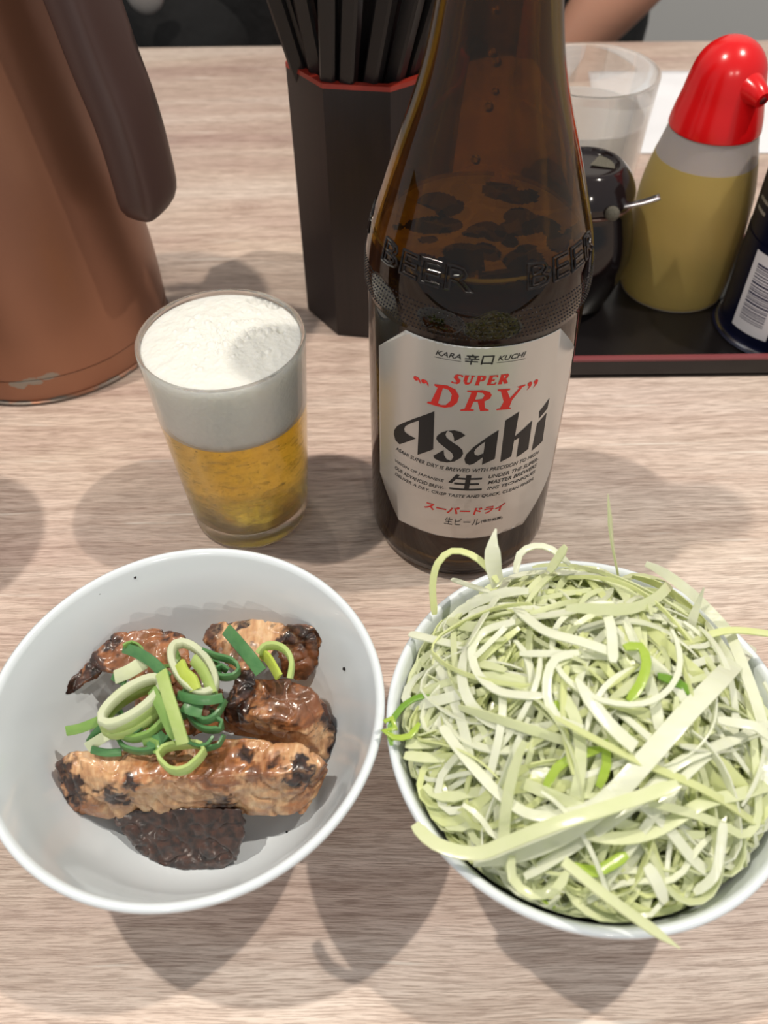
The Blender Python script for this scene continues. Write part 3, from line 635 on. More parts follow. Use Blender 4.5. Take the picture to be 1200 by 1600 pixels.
mesh_obj('foam_head', V, Fc, M['foam'], gl)
bm = bmesh.new()
for i in range(900):
    z = rf.uniform(10, FB-1) if rf.random() < .5 else 10+abs(rf.gauss(0, 8)); z = min(z, FB-1); a = rf.uniform(-3.14, 3.14); rr = (ro(z)-W_-.5)*(1 if rf.random() < .7 else rf.random()); s_ = rf.uniform(.16, .5)
    bmesh.ops.create_icosphere(bm, subdivisions=1, radius=s_, matrix=Matrix.Translation((rr*math.cos(a), rr*math.sin(a), z)))
M['gas'] = glass('gas_bubble', (1, 1, 1, 1), 0, .78)
for i in range(260):
    z = rf.uniform(14, FB-3); a = rf.uniform(-2.9, -.2); rr = ro(z)-W_-rf.uniform(.4, 3.5); s_ = rf.uniform(.25, .7)
    bmesh.ops.create_icosphere(bm, subdivisions=1, radius=s_, matrix=Matrix.Translation((rr*math.cos(a), rr*math.sin(a), z)) @ Matrix.Rotation(a+1.57, 4, 'Z') @ Matrix.Diagonal((rf.uniform(1, 5), 1, .6, 1)))
bm_obj('rising_bubbles', bm, M['gas'], gl)['kind'] = 'stuff'
# ------------------------------------------------------------------ bowls
BR, BH = 54.8, 60.
INB = [(0, 5.2), (14, 5.4), (21, 6.6), (28, 10), (33.5, 15), (38.5, 22), (42.8, 31), (46.2, 41), (49, 50), (51.2, 56), (52.2, 58.6)]
OUTB = [(54.0, 57.0), (52.0, 53), (49.3, 46), (46.3, 37), (42.6, 28), (38.2, 19.5), (33.6, 12.5), (29.5, 8.5), (26.6, 6.8), (25.4, 5), (24.8, 2.5), (24.2, 0), (21.8, 0), (21.2, 2.6), (0, 3)]
bprof = smooth_prof(INB, 4)+[(52.9, 59.7), (53.8, 60), (54.6, 59.5), (54.8, 58.4)]+smooth_prof(OUTB, 4)
LBX, LBY = -55.1, 118.75; RBX, RBY = 54.7, 112.1
lb = thing('bowl', 'white porcelain bowl holding the grilled pork pieces', 'bowl', (LBX, LBY, 0), 'white porcelain bowls')
o = lathe('bowl_shell', bprof, M['porcelain'], lb, 160, sharp=70)
rbw = lb.copy(); link(rbw); rbw.location = Vector((RBX, RBY, 0))*MM; rbw['label'] = 'white porcelain bowl heaped with shredded leek'
c_ = o.copy(); link(c_, rbw)
def inner_r(z): return float(np.interp(z, [p[1] for p in INB], [p[0] for p in INB]))
# little sauce stains and pepper specks lying in the pork bowl
def wall_pt(px, py):
    for z in np.linspace(59, 6, 107):
        p = at(px, py, z)
        if math.hypot(p[0]-LBX, p[1]-LBY) >= inner_r(z)-.25: return p, z
    return at(px, py, 6), 6
sk = random.Random(8)
for (px, py, s_) in ((538, 1045, .55), (211, 902, .5), (155, 928, .4), (448, 1300, .35)):
    p, z = wall_pt(px, py)
    bm = bmesh.new(); bmesh.ops.create_icosphere(bm, subdivisions=2, radius=s_)
    for v in bm.verts: v.co += Vector([sk.uniform(-.1, .1) for _ in range(3)])
    o = bm_obj('pepper_speck', bm, M['emboss'], None, loc=p)
    tag(o, {538: 'black speck on the right inner wall of the pork bowl', 211: 'tiny dark speck near the upper left rim of the pork bowl', 155: 'tiny dark speck near the left rim of the pork bowl', 448: 'tiny speck below the pork on the right'}[px], 'speck', 'specks in the pork bowl')
# ------------------------------------------------------------------ pork
def chunk(label, hulls, spots, seed, base_brown=.25, base_char=0., disp=1.0, voxel=.7, name='pork_slice', group='grilled pork pieces in the left bowl'):
    """hulls: lists of (px,py,z) corners, each a convex lump; merged, remeshed, roughened; spots: (px,py,z,radius,brown,char)"""
    bm = bmesh.new()
    for h in hulls:
        vs_ = [bm.verts.new(at(*p)) for p in h]
        r_ = bmesh.ops.convex_hull(bm, input=vs_)
        bmesh.ops.delete(bm, geom=[g for g in set(r_['geom_interior']+r_['geom_unused']) if isinstance(g, bmesh.types.BMVert)], context='VERTS')
    cen = sum((v.co for v in bm.verts), Vector())/len(bm.verts); zmin = min(v.co.z for v in bm.verts)
    org = Vector((cen.x, cen.y, zmin))
    for v in bm.verts: v.co -= org
    o = bm_obj(name, bm, M['meat'], None, loc=org)
    rm = o.modifiers.new('r', 'REMESH'); rm.mode = 'VOXEL'; rm.voxel_size = voxel*MM; rm.use_smooth_shade = True
    sm = o.modifiers.new('s', 'SMOOTH'); sm.iterations = 2; sm.factor = .5
    dg = bpy.context.evaluated_depsgraph_get(); me = bpy.data.meshes.new_from_object(o.evaluated_get(dg)); o.modifiers.clear(); o.data = me
    n = len(me.vertices); co = np.empty(n*3); me.vertices.foreach_get('co', co); co = co.reshape(-1, 3); no = np.empty(n*3); me.vertex_normals.foreach_get('vector', no); no = no.reshape(-1, 3)
    S3 = [(Vector(at(a, b, z))-org, r_, br, ch) for a, b, z, r_, br, ch in spots]
    cols = np.zeros((n, 4)); cols[:, 3] = 1
    for i in range(n):
        p = Vector(co[i])*1000
        br, chh = base_brown, base_char
        wob = mnoise.noise(p*.35+Vector((seed, 0, 0)))*.6+mnoise.noise(p*.9+Vector((0, seed, 9)))*.45+.12
        for c, r_, b_, c__ in S3:
            d = (p-c).length/r_ + wob
            if d < 1.25:
                w = min(1., max(0., (1.25-d)/.55)); br += (b_-br)*w if b_ is not None else 0; chh = max(chh, c__*w)
        cols[i, 0] = br; cols[i, 1] = chh
        q = p*.11+Vector((seed*3, seed, 0)); h = mnoise.noise(q)*1.2*disp + mnoise.noise(p*.33+Vector((0, seed, 0)))*.5*disp + mnoise.noise(p*.85)*(.18+.14*min(1, chh))*disp + mnoise.noise(p*1.9)*.07*disp
        h -= 1.1*disp*max(0, .12-abs(mnoise.noise(p*.16+Vector((seed*7, 2, 5)))))/.12
        co[i] += no[i]*h*MM
        z_abs = co[i][2]*1000+org.z; x_, y_ = co[i][0]*1000+org.x-LBX, co[i][1]*1000+org.y-LBY
        rr = math.hypot(x_, y_); lim = inner_r(max(z_abs, 5.4))-.15
        if rr > lim and z_abs < 58:
            co[i][0] = (LBX+x_*lim/rr-org.x)*MM; co[i][1] = (LBY+y_*lim/rr-org.y)*MM
    me.vertices.foreach_set('co', co.ravel()); a = me.color_attributes.new('Col', 'FLOAT_COLOR', 'POINT'); a.data.foreach_set('color', cols.astype(np.float32).ravel()); me.update(); me.shade_smooth()
    return tag(o, label, 'meat', group)
# front long slice lying across the others
chunk('long pale slice of grilled pork across the front of the bowl',
      [[(86, 1192, 38), (110, 1178, 40), (200, 1170, 41), (300, 1158, 41), (300, 1215, 41), (200, 1222, 40), (90, 1208, 37), (92, 1230, 30), (104, 1276, 22), (160, 1280, 21), (300, 1276, 22), (110, 1190, 22), (300, 1180, 24)],
       [(290, 1158, 41), (400, 1150, 40), (470, 1165, 38), (512, 1192, 35), (482, 1206, 39), (300, 1215, 41), (300, 1276, 22), (380, 1272, 22), (462, 1268, 23), (472, 1275, 21), (502, 1235, 24), (516, 1205, 28), (300, 1180, 24), (480, 1190, 22)]],
      [(90, 1205, 36, 7, .8, .9), (110, 1235, 32, 6, .8, .95), (185, 1243, 31, 5.5, .9, 1.0), (190, 1215, 40, 6, .8, .35), (205, 1225, 38, 3, .9, .8), (345, 1255, 28, 6, .9, .75), (470, 1212, 38, 6.5, .8, .95), (400, 1212, 39, 5, .8, .6), (340, 1190, 41, 9, .9, .5), (385, 1178, 41, 3, .8, .9), (430, 1190, 40, 4, .9, .7), (440, 1255, 28, 9, .75, 0), (500, 1215, 32, 7, .8, .6), (260, 1200, 41, 8, .75, .2), (150, 1190, 40, 12, .15, 0), (330, 1210, 40, 6, .8, .55), (130, 1265, 26, 6, .7, .1), (250, 1250, 30, 10, .1, 0), (350, 1250, 28, 6, .15, 0), (420, 1245, 28, 8, .15, 0), (470, 1180, 38, 8, .2, 0)], 1, .36, disp=.9)
# charred piece underneath
chunk('dark charred pork chunk under the front of the long slice',
      [[(180, 1268, 24), (230, 1262, 26), (380, 1262, 27), (384, 1285, 24), (372, 1320, 18), (370, 1345, 12), (345, 1362, 9), (262, 1371, 8), (238, 1362, 8), (215, 1310, 14), (180, 1290, 19), (230, 1262, 8), (370, 1275, 8)],
       [(165, 1272, 22), (200, 1265, 24), (230, 1300, 17), (190, 1300, 15), (215, 1310, 12)], [(185, 1325, 12), (200, 1318, 12), (208, 1330, 10), (225, 1325, 10), (212, 1318, 12)]],
      [(300, 1320, 18, 15, .9, 1.2), (240, 1290, 22, 8, .9, .75), (330, 1340, 12, 12, .9, 1.2), (190, 1280, 22, 6, .8, .3), (375, 1270, 25, 6, .8, .4), (240, 1345, 10, 7, .9, .8)], 5, .9, .98, disp=.85)
# middle right piece
chunk('thick pork piece with a caramelised top at the right of the bowl',
      [[(345, 1100, 38), (400, 1062, 41), (450, 1062, 42), (485, 1075, 40), (512, 1108, 34), (526, 1135, 28), (526, 1165, 22), (512, 1190, 20), (470, 1168, 26), (400, 1150, 27), (345, 1140, 28), (400, 1120, 42), (460, 1128, 40), (500, 1130, 32), (420, 1090, 18), (510, 1120, 15)],
       [(350, 1105, 44), (368, 1042, 48), (398, 1042, 49), (402, 1070, 46), (385, 1092, 44), (360, 1110, 36), (390, 1100, 36)]],
      [(440, 1085, 42, 13, 1.0, .62), (480, 1095, 40, 9, 1.0, .6), (385, 1065, 47, 8, .9, 1.), (360, 1105, 40, 8, .9, .9), (520, 1125, 30, 7, .9, .95), (400, 1120, 40, 7, .6, 0), (430, 1148, 30, 9, .05, 0), (500, 1160, 25, 9, .15, .0), (430, 1175, 24, 5, .8, .3), (465, 1120, 40, 6, .9, .5), (522, 1170, 20, 5, .9, .9)], 9, .35, disp=.9)
chunk('brown pork piece mostly hidden under the scallions',
      [[(215, 1075, 40), (250, 1050, 42), (320, 1045, 42), (352, 1075, 41), (350, 1130, 37), (300, 1155, 34), (230, 1150, 34), (205, 1110, 36), (260, 1140, 22), (330, 1130, 22), (300, 1070, 24)]],
      [(300, 1080, 42, 14, .9, .6), (250, 1110, 40, 10, .9, .3)], 33, .75, .1, disp=1.1)
# back right piece
chunk('bent pork slice with a dark scorched flap at the back right',
      [[(318, 1000, 42), (332, 972, 44), (385, 968, 45), (440, 972, 45), (450, 1000, 44), (400, 1045, 46), (360, 1045, 46), (330, 1010, 30), (440, 1000, 30)],
       [(438, 975, 46), (470, 972, 46), (505, 980, 45), (513, 995, 43), (500, 1035, 34), (478, 1068, 26), (440, 1060, 30), (430, 1010, 40), (480, 1000, 32)],
       [(345, 1000, 46), (375, 1000, 48), (405, 1040, 49), (395, 1060, 46), (365, 1050, 46), (360, 1020, 40)]],
      [(330, 985, 43, 5, .9, .85), (375, 972, 45, 4, .8, .9), (470, 990, 45, 9, .9, .85), (480, 1030, 36, 15, .95, .62), (500, 990, 44, 6, .7, .4), (380, 1020, 48, 6, .9, .7), (335, 1010, 42, 6, .8, .6), (395, 985, 45, 11, .1, 0), (440, 1000, 44, 6, .3, 0)], 14, .3, disp=.85)
# back left piece with a thin crisp tail
chunk('browned pork piece with a thin crisp tail pointing left',
      [[(150, 1020, 44), (180, 990, 46), (215, 983, 47), (250, 980, 47), (290, 992, 46), (300, 1040, 44), (260, 1080, 40), (220, 1070, 40), (185, 1048, 42), (155, 1045, 42), (250, 1010, 30), (200, 1030, 32)],
       [(128, 1052, 40), (150, 1020, 44), (168, 1040, 42), (145, 1066, 38), (150, 1040, 34)],
       [(92, 1084, 38), (104, 1064, 40), (135, 1038, 41), (148, 1055, 40), (125, 1080, 37), (105, 1085, 36), (120, 1065, 34)]],
      [(105, 1075, 38, 9, 1., .95), (145, 1045, 41, 8, 1., .8), (180, 1020, 44, 9, .95, .45), (175, 1005, 45, 4, .9, .9), (205, 1040, 42, 9, .9, .5), (250, 990, 47, 7, .55, 0), (275, 985, 46, 5, .9, .8), (220, 1000, 46, 8, .85, .4), (240, 1060, 40, 10, .7, .1)], 21, .75, .15, disp=1.05)
# ------------------------------------------------------------------ scallions
def ribbon(name, pts, w, t, mat, label, cat, group, roll=math.pi/2, closed=False, taper=None, rim=None, step=1.2, twist=0., curl=0.):
    P = [Vector(at(*p)) for p in pts]; path = catmull(P, step, closed)
    org = Vector((sum(p.x for p in path)/len(path), sum(p.y for p in path)/len(path), min(p.z for p in path)))
    path = [p-org for p in path]
    V, Fc = sweep(path, w, t, roll, closed, taper, twist=twist)
    o = mesh_obj(name, V, Fc, mat, None, sharp=50, loc=org)
    if label: tag(o, label, cat, group)
    return o
SG = 'sliced scallion rings on the pork'
def ell(cx, cy, z, a, b, rot, n=14, dz=0., lobes=0.):
    out = []
    for i in range(n):
        th = 2*math.pi*i/n; rr = 1+lobes*math.cos(3*th+1)
        x, y = a*rr*math.cos(th), b*rr*math.sin(th); cr, sr = math.cos(rot), math.sin(rot)
        out.append((cx+x*cr-y*sr, cy+x*sr+y*cr, z+dz*math.sin(th)))
    return out
def ring(pts, h, t, mat, label, closed=True, lean=0., core=None): # standing band: h tall, t thick
    o = ribbon('scallion_ring', pts, h, t, M[mat], label, 'scallion', SG, roll=math.pi/2+lean, closed=closed)
    return o
ring(ell(302, 1044, 55, 46, 25, math.radians(52), dz=1), 3.2, 2.2, 'ring_white', 'large pale oval scallion ring at the top of the heap')
ring(ell(206, 1096, 55, 56, 19, math.radians(-35)), 3.6, 2.4, 'ring_white', 'wide pale scallion loop with lime edge at the left of the heap')
ring(ell(207, 1100, 53, 60, 26, math.radians(-35)), 3.4, .9, 'ring_light', 'lime outer skin wrapped round the wide pale loop')
ring(ell(212, 1112, 50, 58, 24, math.radians(-32)), 3.6, 1.5, 'ring_light', 'second lime scallion loop lying under the wide pale one')
ring([(186, 1146, 48), (205, 1154, 48), (235, 1146, 49), (262, 1120, 51)], 3.6, 1.5, 'ring_mid', 'curved green scallion piece under the lime loops', False)
ring([(194, 1012, 54), (215, 1020, 56), (240, 1036, 57), (262, 1060, 57)], 3.2, 1.0, 'ring_dark', 'dark green scallion strip over the upper left edge', False, lean=.9)
ring([(194, 1012, 55), (206, 1006, 55), (222, 1014, 54), (228, 1030, 53)], 3.0, .8, 'ring_mid', 'small green curl at the upper left tip of the heap', False)
ring([(252, 1050, 58), (262, 1085, 58), (275, 1125, 56), (286, 1162, 52)], 3.6, .9, 'ring_light', 'long pale green strip running down the middle of the heap', False, lean=1.1)
ring([(238, 1078, 56), (252, 1105, 56), (268, 1140, 53), (276, 1150, 51)], 3.2, .9, 'ring_mid', 'shorter yellow-green strip beside the long pale strip', False, lean=1.0)
ring(ell(283, 1182, 47, 35, 20, math.radians(-12), lobes=.12), 4.2, 1.3, 'ring_light', 'heart-shaped lime scallion ring lowest on the pork')
ring([(182, 1150, 46), (195, 1168, 45), (225, 1174, 45), (255, 1164, 46), (270, 1142, 48)], 3.2, 1.2, 'ring_dark', 'dark green half ring under the lower left of the heap', False)
ring([(279, 1086, 55), (300, 1092, 56), (325, 1094, 56), (347, 1090, 55)], 2.6, 1.1, 'ring_dark', 'straight dark green strip at the right of the heap', False, lean=.8)
ring([(318, 1018, 54), (340, 1026, 55), (362, 1032, 55), (373, 1044, 54), (366, 1056, 53), (345, 1058, 53), (336, 1048, 53), (345, 1042, 53), (356, 1048, 52)], 3.2, 1.1, 'ring_dark', 'curled dark green ring at the upper right of the heap', False)
ring([(300, 1110, 52), (318, 1126, 51), (338, 1118, 51), (352, 1094, 52)], 3.2, 1.2, 'ring_dark', 'dark green arc below the straight strip', False)
ring([(288, 1104, 51), (300, 1126, 49), (322, 1140, 48), (346, 1138, 48), (345, 1126, 49), (335, 1122, 50)], 3.2, 1.2, 'ring_dark', 'wide bluish green arc at the lower right of the heap', False)
ring([(404, 1022, 51), (414, 1011, 52), (432, 1009, 53), (448, 1018, 53), (456, 1036, 52), (453, 1060, 50)], 3.2, 1.6, 'ring_light', 'arched lime scallion half ring at the far right', False)
ring([(408, 1020, 50), (418, 1028, 50), (426, 1040, 50), (436, 1058, 49)], 3.6, 1.2, 'ring_lime', 'bright yellow-green inner piece within the far right arch', False, lean=.4)
ring([(354, 984, 52), (370, 1002, 54), (390, 1026, 55), (408, 1050, 53)], 3.8, .9, 'ring_dark', 'ribbed green strip leaning on the back right pork', False, lean=1.0)
ring([(104, 1142, 44), (125, 1138, 45), (156, 1126, 47)], 2.8, .9, 'ring_mid', 'green strip sticking out to the far left', False, lean=.8)
ring([(142, 1160, 42), (150, 1148, 44), (165, 1134, 46)], 3.0, .8, 'ring_dark', 'short green piece hanging at the lower left of the heap', False, lean=.6)
ring([(136, 1168, 42), (152, 1158, 44), (178, 1142, 46)], 3.0, .5, 'ring_white', 'translucent pale film of scallion at the lower left', False, lean=.9)
ring([(281, 1036, 58), (288, 1052, 58), (300, 1062, 58), (306, 1078, 57)], 3.4, 1.4, 'ring_lime', 'bright yellow-green core inside the large oval ring', False, lean=.9)
ring([(302, 1030, 57), (318, 1050, 57), (332, 1084, 55)], 3.4, 1.2, 'ring_light', 'lime strip inside the right of the large oval ring', False, lean=.7)
ring([(350, 1148, 45), (342, 1164, 44), (322, 1170, 44)], 2.6, .8, 'ring_dark', 'thin dark green hook at the lower right edge', False)
ring([(143, 1171, 43), (165, 1176, 43), (190, 1175, 43)], 2.2, .8, 'ring_dark', 'thin dark green sliver on top of the long slice', False, lean=.8)
ring([(288, 1100, 54), (300, 1106, 54), (316, 1110, 53)], 4.4, .8, 'ring_dark', 'flat dark green flake in the middle right of the heap', False, lean=1.3)
ring([(230, 1160, 47), (250, 1156, 48), (258, 1148, 48)], 3.6, .8, 'ring_dark', 'small dark green flake beneath the short strip', False, lean=1.)
ring([(180, 1058, 51), (200, 1050, 53), (226, 1034, 54)], 4.0, .8, 'ring_white', 'pale flat scallion slice at the upper left', False, lean=1.1)
ring([(176, 1056, 50), (186, 1062, 50), (196, 1066, 51)], 2.4, .8, 'ring_dark', 'tiny dark green piece against the browned pork', False, lean=.8)
ring([(325, 1060, 54), (332, 1076, 54), (336, 1090, 53)], 2.6, .9, 'ring_mid', 'short green piece joining the strip and the curled ring', False, lean=.8)
rq = random.Random(77)
SPOTS = [(236, 1062, 'behind the pale strips'), (262, 1075, 'in the middle of the heap'), (300, 1090, 'under the straight strip'), (246, 1128, 'between the lime loops and the long strip'), (318, 1112, 'below the straight strip on the right'), (205, 1132, 'under the left loops'), (232, 1168, 'near the front slice'), (330, 1044, 'beside the large oval ring'), (176, 1120, 'at the left end of the loops'), (290, 1130, 'right of the long pale strip'), (312, 1152, 'above the heart-shaped ring'), (262, 1030, 'left of the large oval ring')]
for (cx, cy, wh) in SPOTS:
    a0 = rq.uniform(0, 6.28); rr = rq.uniform(14, 22); m_ = rq.choice(['ring_dark', 'ring_dark', 'ring_mid']); z0 = rq.uniform(46, 50)
    ring([(cx+rr*math.cos(a0+t_), cy+rr*.7*math.sin(a0+t_), z0+rq.uniform(-1, 1)) for t_ in (0, .8, 1.6, 2.4, 3.1)], rq.uniform(2.6, 3.6), rq.uniform(.8, 1.3), m_, 'small curved green scallion piece '+wh, False, lean=rq.uniform(-.2, .6))
# ------------------------------------------------------------------ shredded leek
def mound(x, y):
    rr = math.hypot(x-RBX, y-RBY-2.5); return 56+28*(1-(rr/50)**2) if rr < 58 else 56-28*.35
def atm(px, py, off=1.5):
    for z in np.linspace(120, 20, 401):
        p = at(px, py, z)
        if z <= mound(p[0], p[1])+off: return (px, py, z)
    return (px, py, 60)
LG = 'shredded leek strands heaped in the right bowl'
def leaf_strand(path, w, t, roll, twist, mat, taper=None, n_sec=4):
    S = [(-.5, -.5), (.5, -.5), (.5, .5), (-.5, .5)]
    return sweep(path, w, t, roll, False, taper, twist=twist, sect=S)
rg = random.Random(11)
def rand_path(depth, rmax=47.):
    a = rg.uniform(0, 6.283); rr = rmax*math.sqrt(rg.random()); x, y = RBX+rr*math.cos(a), RBY+rr*math.sin(a)
    hd = rg.uniform(0, 6.283); cv = rg.choice([-1, 1])*abs(rg.gauss(.018, .022)); L = rg.uniform(34, 92); st = 3.; pts = []
    ph = rg.uniform(0, 6.28); am = rg.uniform(.5, 2.6); tl = rg.gauss(0, .05)
    for i in range(int(L/st)):
        r_ = math.hypot(x-RBX, y-RBY); z = mound(x, y)-depth+am*math.sin(ph+i*.35)+tl*i*st
        if z < 57:
            lim = inner_r(max(z, 7))-2
            if r_ > lim: x, y = RBX+(x-RBX)*lim/r_, RBY+(y-RBY)*lim/r_
        pts.append(Vector((x, y, max(z, 10))))
        r_ = math.hypot(x-RBX, y-RBY)
        if r_ > rmax-3:
            want = math.atan2(RBY-y, RBX-x); d = (want-hd+math.pi) % (2*math.pi)-math.pi; hd += .45*math.copysign(1, d)
        hd += cv*st+rg.gauss(0, .02); x += st*math.cos(hd); y += st*math.sin(hd)
    return pts
def mk_strand(depth):
    P = rand_path(depth); w = rg.choice([1.1, 1.4, 1.7, 2.0, 2.3, 2.8]); t = rg.uniform(.35, .6)
    rad = math.hypot(P[0].x-RBX, P[0].y-RBY)
    return P, w, t, rg.uniform(-.5, .5), rg.gauss(0, .9)
def end_taper(f): return min(1., .7+f*8, .6+(1-f)*6)
mats = ['leek_white']*8+['leek_pale']*10+['leek_yellow']*3
deepm = ['leek_pale']*5+['leek_yellow']*8+['leek_lime']*1
bulk = {}
for i in range(950):
    P, w, t, ro_, tw = mk_strand(rg.uniform(1, 20)); k = rg.choice(deepm)
    V, Fc = leaf_strand(P, w, t, ro_, tw, None, end_taper); vv, ff = bulk.setdefault(k, ([], [])); o_ = len(vv); vv += V; ff += [tuple(j+o_ for j in f_) for f_ in Fc]
cV, cF = [], []; nn_, kk_ = 64, 22     # pale solid core added to keep gaps between shreds from going black
for k in range(kk_+1):
    for i in range(nn_):
        a = 2*math.pi*i/nn_; r_ = 45*k/kk_; x, y = RBX+r_*math.cos(a), RBY+r_*math.sin(a); z = mound(x, y)-8.5+mnoise.noise((x*.25, y*.25, 3))*3
        if k == kk_: z = 34; r_ = 41; x, y = RBX+r_*math.cos(a), RBY+r_*math.sin(a)
        cV.append((x, y, z))
for k in range(kk_):
    for i in range(nn_): cF.append((k*nn_+i, (k+1)*nn_+i, (k+1)*nn_+(i+1) % nn_, k*nn_+(i+1) % nn_))
vv, ff = bulk['leek_yellow']; o_ = len(vv); vv += cV; ff += [tuple(j+o_ for j in f_) for f_ in cF]
bulkV, bulkF, bulkM = [], [], []
for mi, (k, (vv, ff)) in enumerate(bulk.items()):
    o_ = len(bulkV); bulkV += vv; bulkF += [tuple(j+o_ for j in f_) for f_ in ff]; bulkM += [mi]*len(ff)
me = bpy.data.meshes.new('shredded_leek'); me.from_pydata([((v[0]-RBX)*MM, (v[1]-RBY)*MM, (v[2]-8)*MM) for v in bulkV], [], bulkF)
for k in bulk: me.materials.append(M[k])
me.polygons.foreach_set('material_index', bulkM); me.shade_smooth(); me.set_sharp_from_angle(angle=math.radians(50)); me.update()
o = bpy.data.objects.new('shredded_leek', me); link(o); o.location = Vector((RBX, RBY, 8))*MM
tag(o, 'packed leek shreds filling the right bowl beneath the loose top strands', 'leek', None, 'stuff')
for i in range(262):
    P, w, t, ro_, tw = mk_strand(rg.uniform(-2.5, 4)); org = Vector((P[0].x, P[0].y, min(p.z for p in P))); V, Fc = leaf_strand([p-org for p in P], w, t, ro_, tw, None, end_taper)
    k = rg.choice(mats)
    mid_ = P[len(P)//2]; ch_ = P[-1]-P[0]; ln_ = 3.*len(P); bend = ch_.length/max(ln_, 1)
    dx, dy = mid_.x-RBX, mid_.y-RBY; rr = math.hypot(dx, dy)
    sec8 = ['right', 'back right', 'back', 'back left', 'left', 'front left', 'front', 'front right'][int(round(math.atan2(dy, dx)/(math.pi/4))) % 8]
    where = ('near the centre, slightly '+sec8) if rr < 17 else ('halfway toward the '+sec8+' rim') if rr < 32 else ('at the '+sec8+' edge of the heap')
    way = ['crosswise', 'back-right', 'lengthwise', 'back-left'][int(round(math.atan2(ch_.y, ch_.x)/(math.pi/4))) % 4]
    L_ = '%s %s %s %s leek strand running %s %s' % ('short' if ln_ < 55 else 'long', 'thin' if w < 1.5 else 'narrow' if w < 2.1 else 'wide', {'leek_white': 'white', 'leek_pale': 'pale', 'leek_yellow': 'yellowish'}[k], 'straight' if bend > .93 else 'bent' if bend > .75 else 'curled', way, where)
    tag(mesh_obj('leek_strand', V, Fc, M[k], None, loc=org, sharp=50), L_, 'leek', LG)
def st(pts, w, mat, label, off=2.5, t=.7, roll=0., twist=0., taper=end_taper, zs=None):
    pp = [(a, b, z) if z is not None else atm(a, b, off) for (a, b, *r_) in pts for z in [r_[0] if r_ else None]]
    return ribbon('leek_strand', pp, w, t, M[mat], label, 'leek', LG, roll=roll, taper=taper, twist=twist, step=2.)
st([(679, 960, 62), (676, 915, 70), (684, 880, 76), (706, 861, 79), (735, 866, 80), (760, 885, 79), (778, 910, 76)], 2.0, 'leek_yellow', 'yellowish loop arching out over the back left rim')
st([(778, 912, 74), (771, 885, 80), (770, 850, 86), (775, 826, 89)], 4.6, 'leek_white', 'broad white pointed shred standing up before the bottle', taper=lambda f: 1 if f < .6 else max(.1, (1-f)/.4), roll=.2)
st([(806, 895, 74), (812, 866, 78), (835, 853, 80), (862, 858, 80), (890, 882, 77)], 2.0, 'leek_white', 'white arch at the back rim beside the standing shred')
st([(858, 893, 75), (872, 872, 79), (884, 853, 83)], 2.6, 'leek_pale', 'short frayed shred poking up at the back rim')
st([(966, 900, 72), (957, 850, 86), (952, 800, 98), (950, 772, 104)], 2.8, 'leek_pale', 'tall thin upright strand at the back of the right bowl', taper=lambda f: 1 if f < .7 else max(.12, (1-f)/.3))
st([(704, 1118, 62), (690, 1098, 64), (660, 1088, 65), (628, 1105, 65), (610, 1135, 64), (612, 1165, 63)], 1.6, 'leek_green', 'thin green curl hanging over the left rim')
st([(600, 1128, 65), (612, 1122, 65), (618, 1138, 64), (600, 1142, 64), (615, 1152, 64), (640, 1150, 64), (655, 1130, 64)], 1.6, 'leek_lime', 'small spiral curl outside the left rim')
st([(1172, 1008), (1130, 1055), (1075, 1112), (1015, 1180), (960, 1240), (900, 1290), (830, 1325), (740, 1345)], 4.8, 'leek_white', 'broad white band sweeping diagonally across the heap', off=6)
st([(1195, 1140), (1110, 1170), (1050, 1200), (985, 1262), (900, 1320), (820, 1370)], 2.6, 'leek_white', 'white strand crossing under the broad diagonal band', off=4.5)
st([(805, 972), (760, 985), (738, 1012), (745, 1050), (775, 1078), (812, 1086), (850, 1087)], 2.2, 'leek_white', 'white C-shaped strand at the upper left of the heap', off=5)
st([(905, 1020), (868, 1030), (855, 1060), (858, 1100), (880, 1128), (912, 1137)], 2.2, 'leek_white', 'white hooked strand in the middle of the heap', off=5)
st([(648, 1288, 64), (680, 1318, 66), (740, 1334, 68), (790, 1318, 72), (860, 1290, 78), (950, 1262, 82), (1060, 1225, 84)], 3.2, 'leek_pale', 'long arched strand crossing the lower left rim')
st([(880, 1345, 74), (945, 1398, 72), (1005, 1442, 68), (1063, 1482, 64)], 2.8, 'leek_pale', 'pointed strand jutting over the front rim', taper=lambda f: 1 if f < .75 else max(.1, (1-f)/.25), roll=.3)
st([(690, 1135), (728, 1185), (785, 1245), (835, 1274), (900, 1268), (960, 1240)], 2.6, 'leek_white', 'white bowed strand on the lower left of the heap', off=5)
st([(1010, 1352, 72), (1026, 1378, 70), (1040, 1410, 66)], 3.0, 'leek_white', 'short bluish white stub near the front rim')
st([(1028, 1056), (1060, 1068), (1092, 1092)], 2.4, 'leek_green', 'short bright green piece on the right of the heap', off=5)
st([(975, 1012), (1000, 1010), (1010, 1035), (1000, 1070), (982, 1095)], 2.4, 'leek_lime', 'curved green-tipped strand above the centre', off=5)
st([(1055, 1035, 72), (1085, 1003, 74), (1140, 985, 74), (1215, 992, 72)], 2.0, 'leek_yellow', 'pale green strand reaching out over the right rim')
st([(900, 1060), (930, 1105), (960, 1140), (992, 1168)], 3.4, 'leek_white', 'broad white slanted shred in the centre', off=6, taper=lambda f: min(1, .2+f*3))
st([(634, 1163, 61), (668, 1162, 63), (702, 1158, 65)], 2.8, 'leek_pale', 'stubby horizontal piece at the left edge, upper one')
st([(632, 1180, 61), (668, 1184, 63), (706, 1183, 65)], 2.8, 'leek_pale', 'stubby horizontal piece at the left edge, lower one')
st([(1078, 978, 70), (1090, 945, 76), (1100, 918, 82)], 3.2, 'leek_white', 'pointed translucent shred standing at the right back', taper=lambda f: max(.1, 1-f*.9))
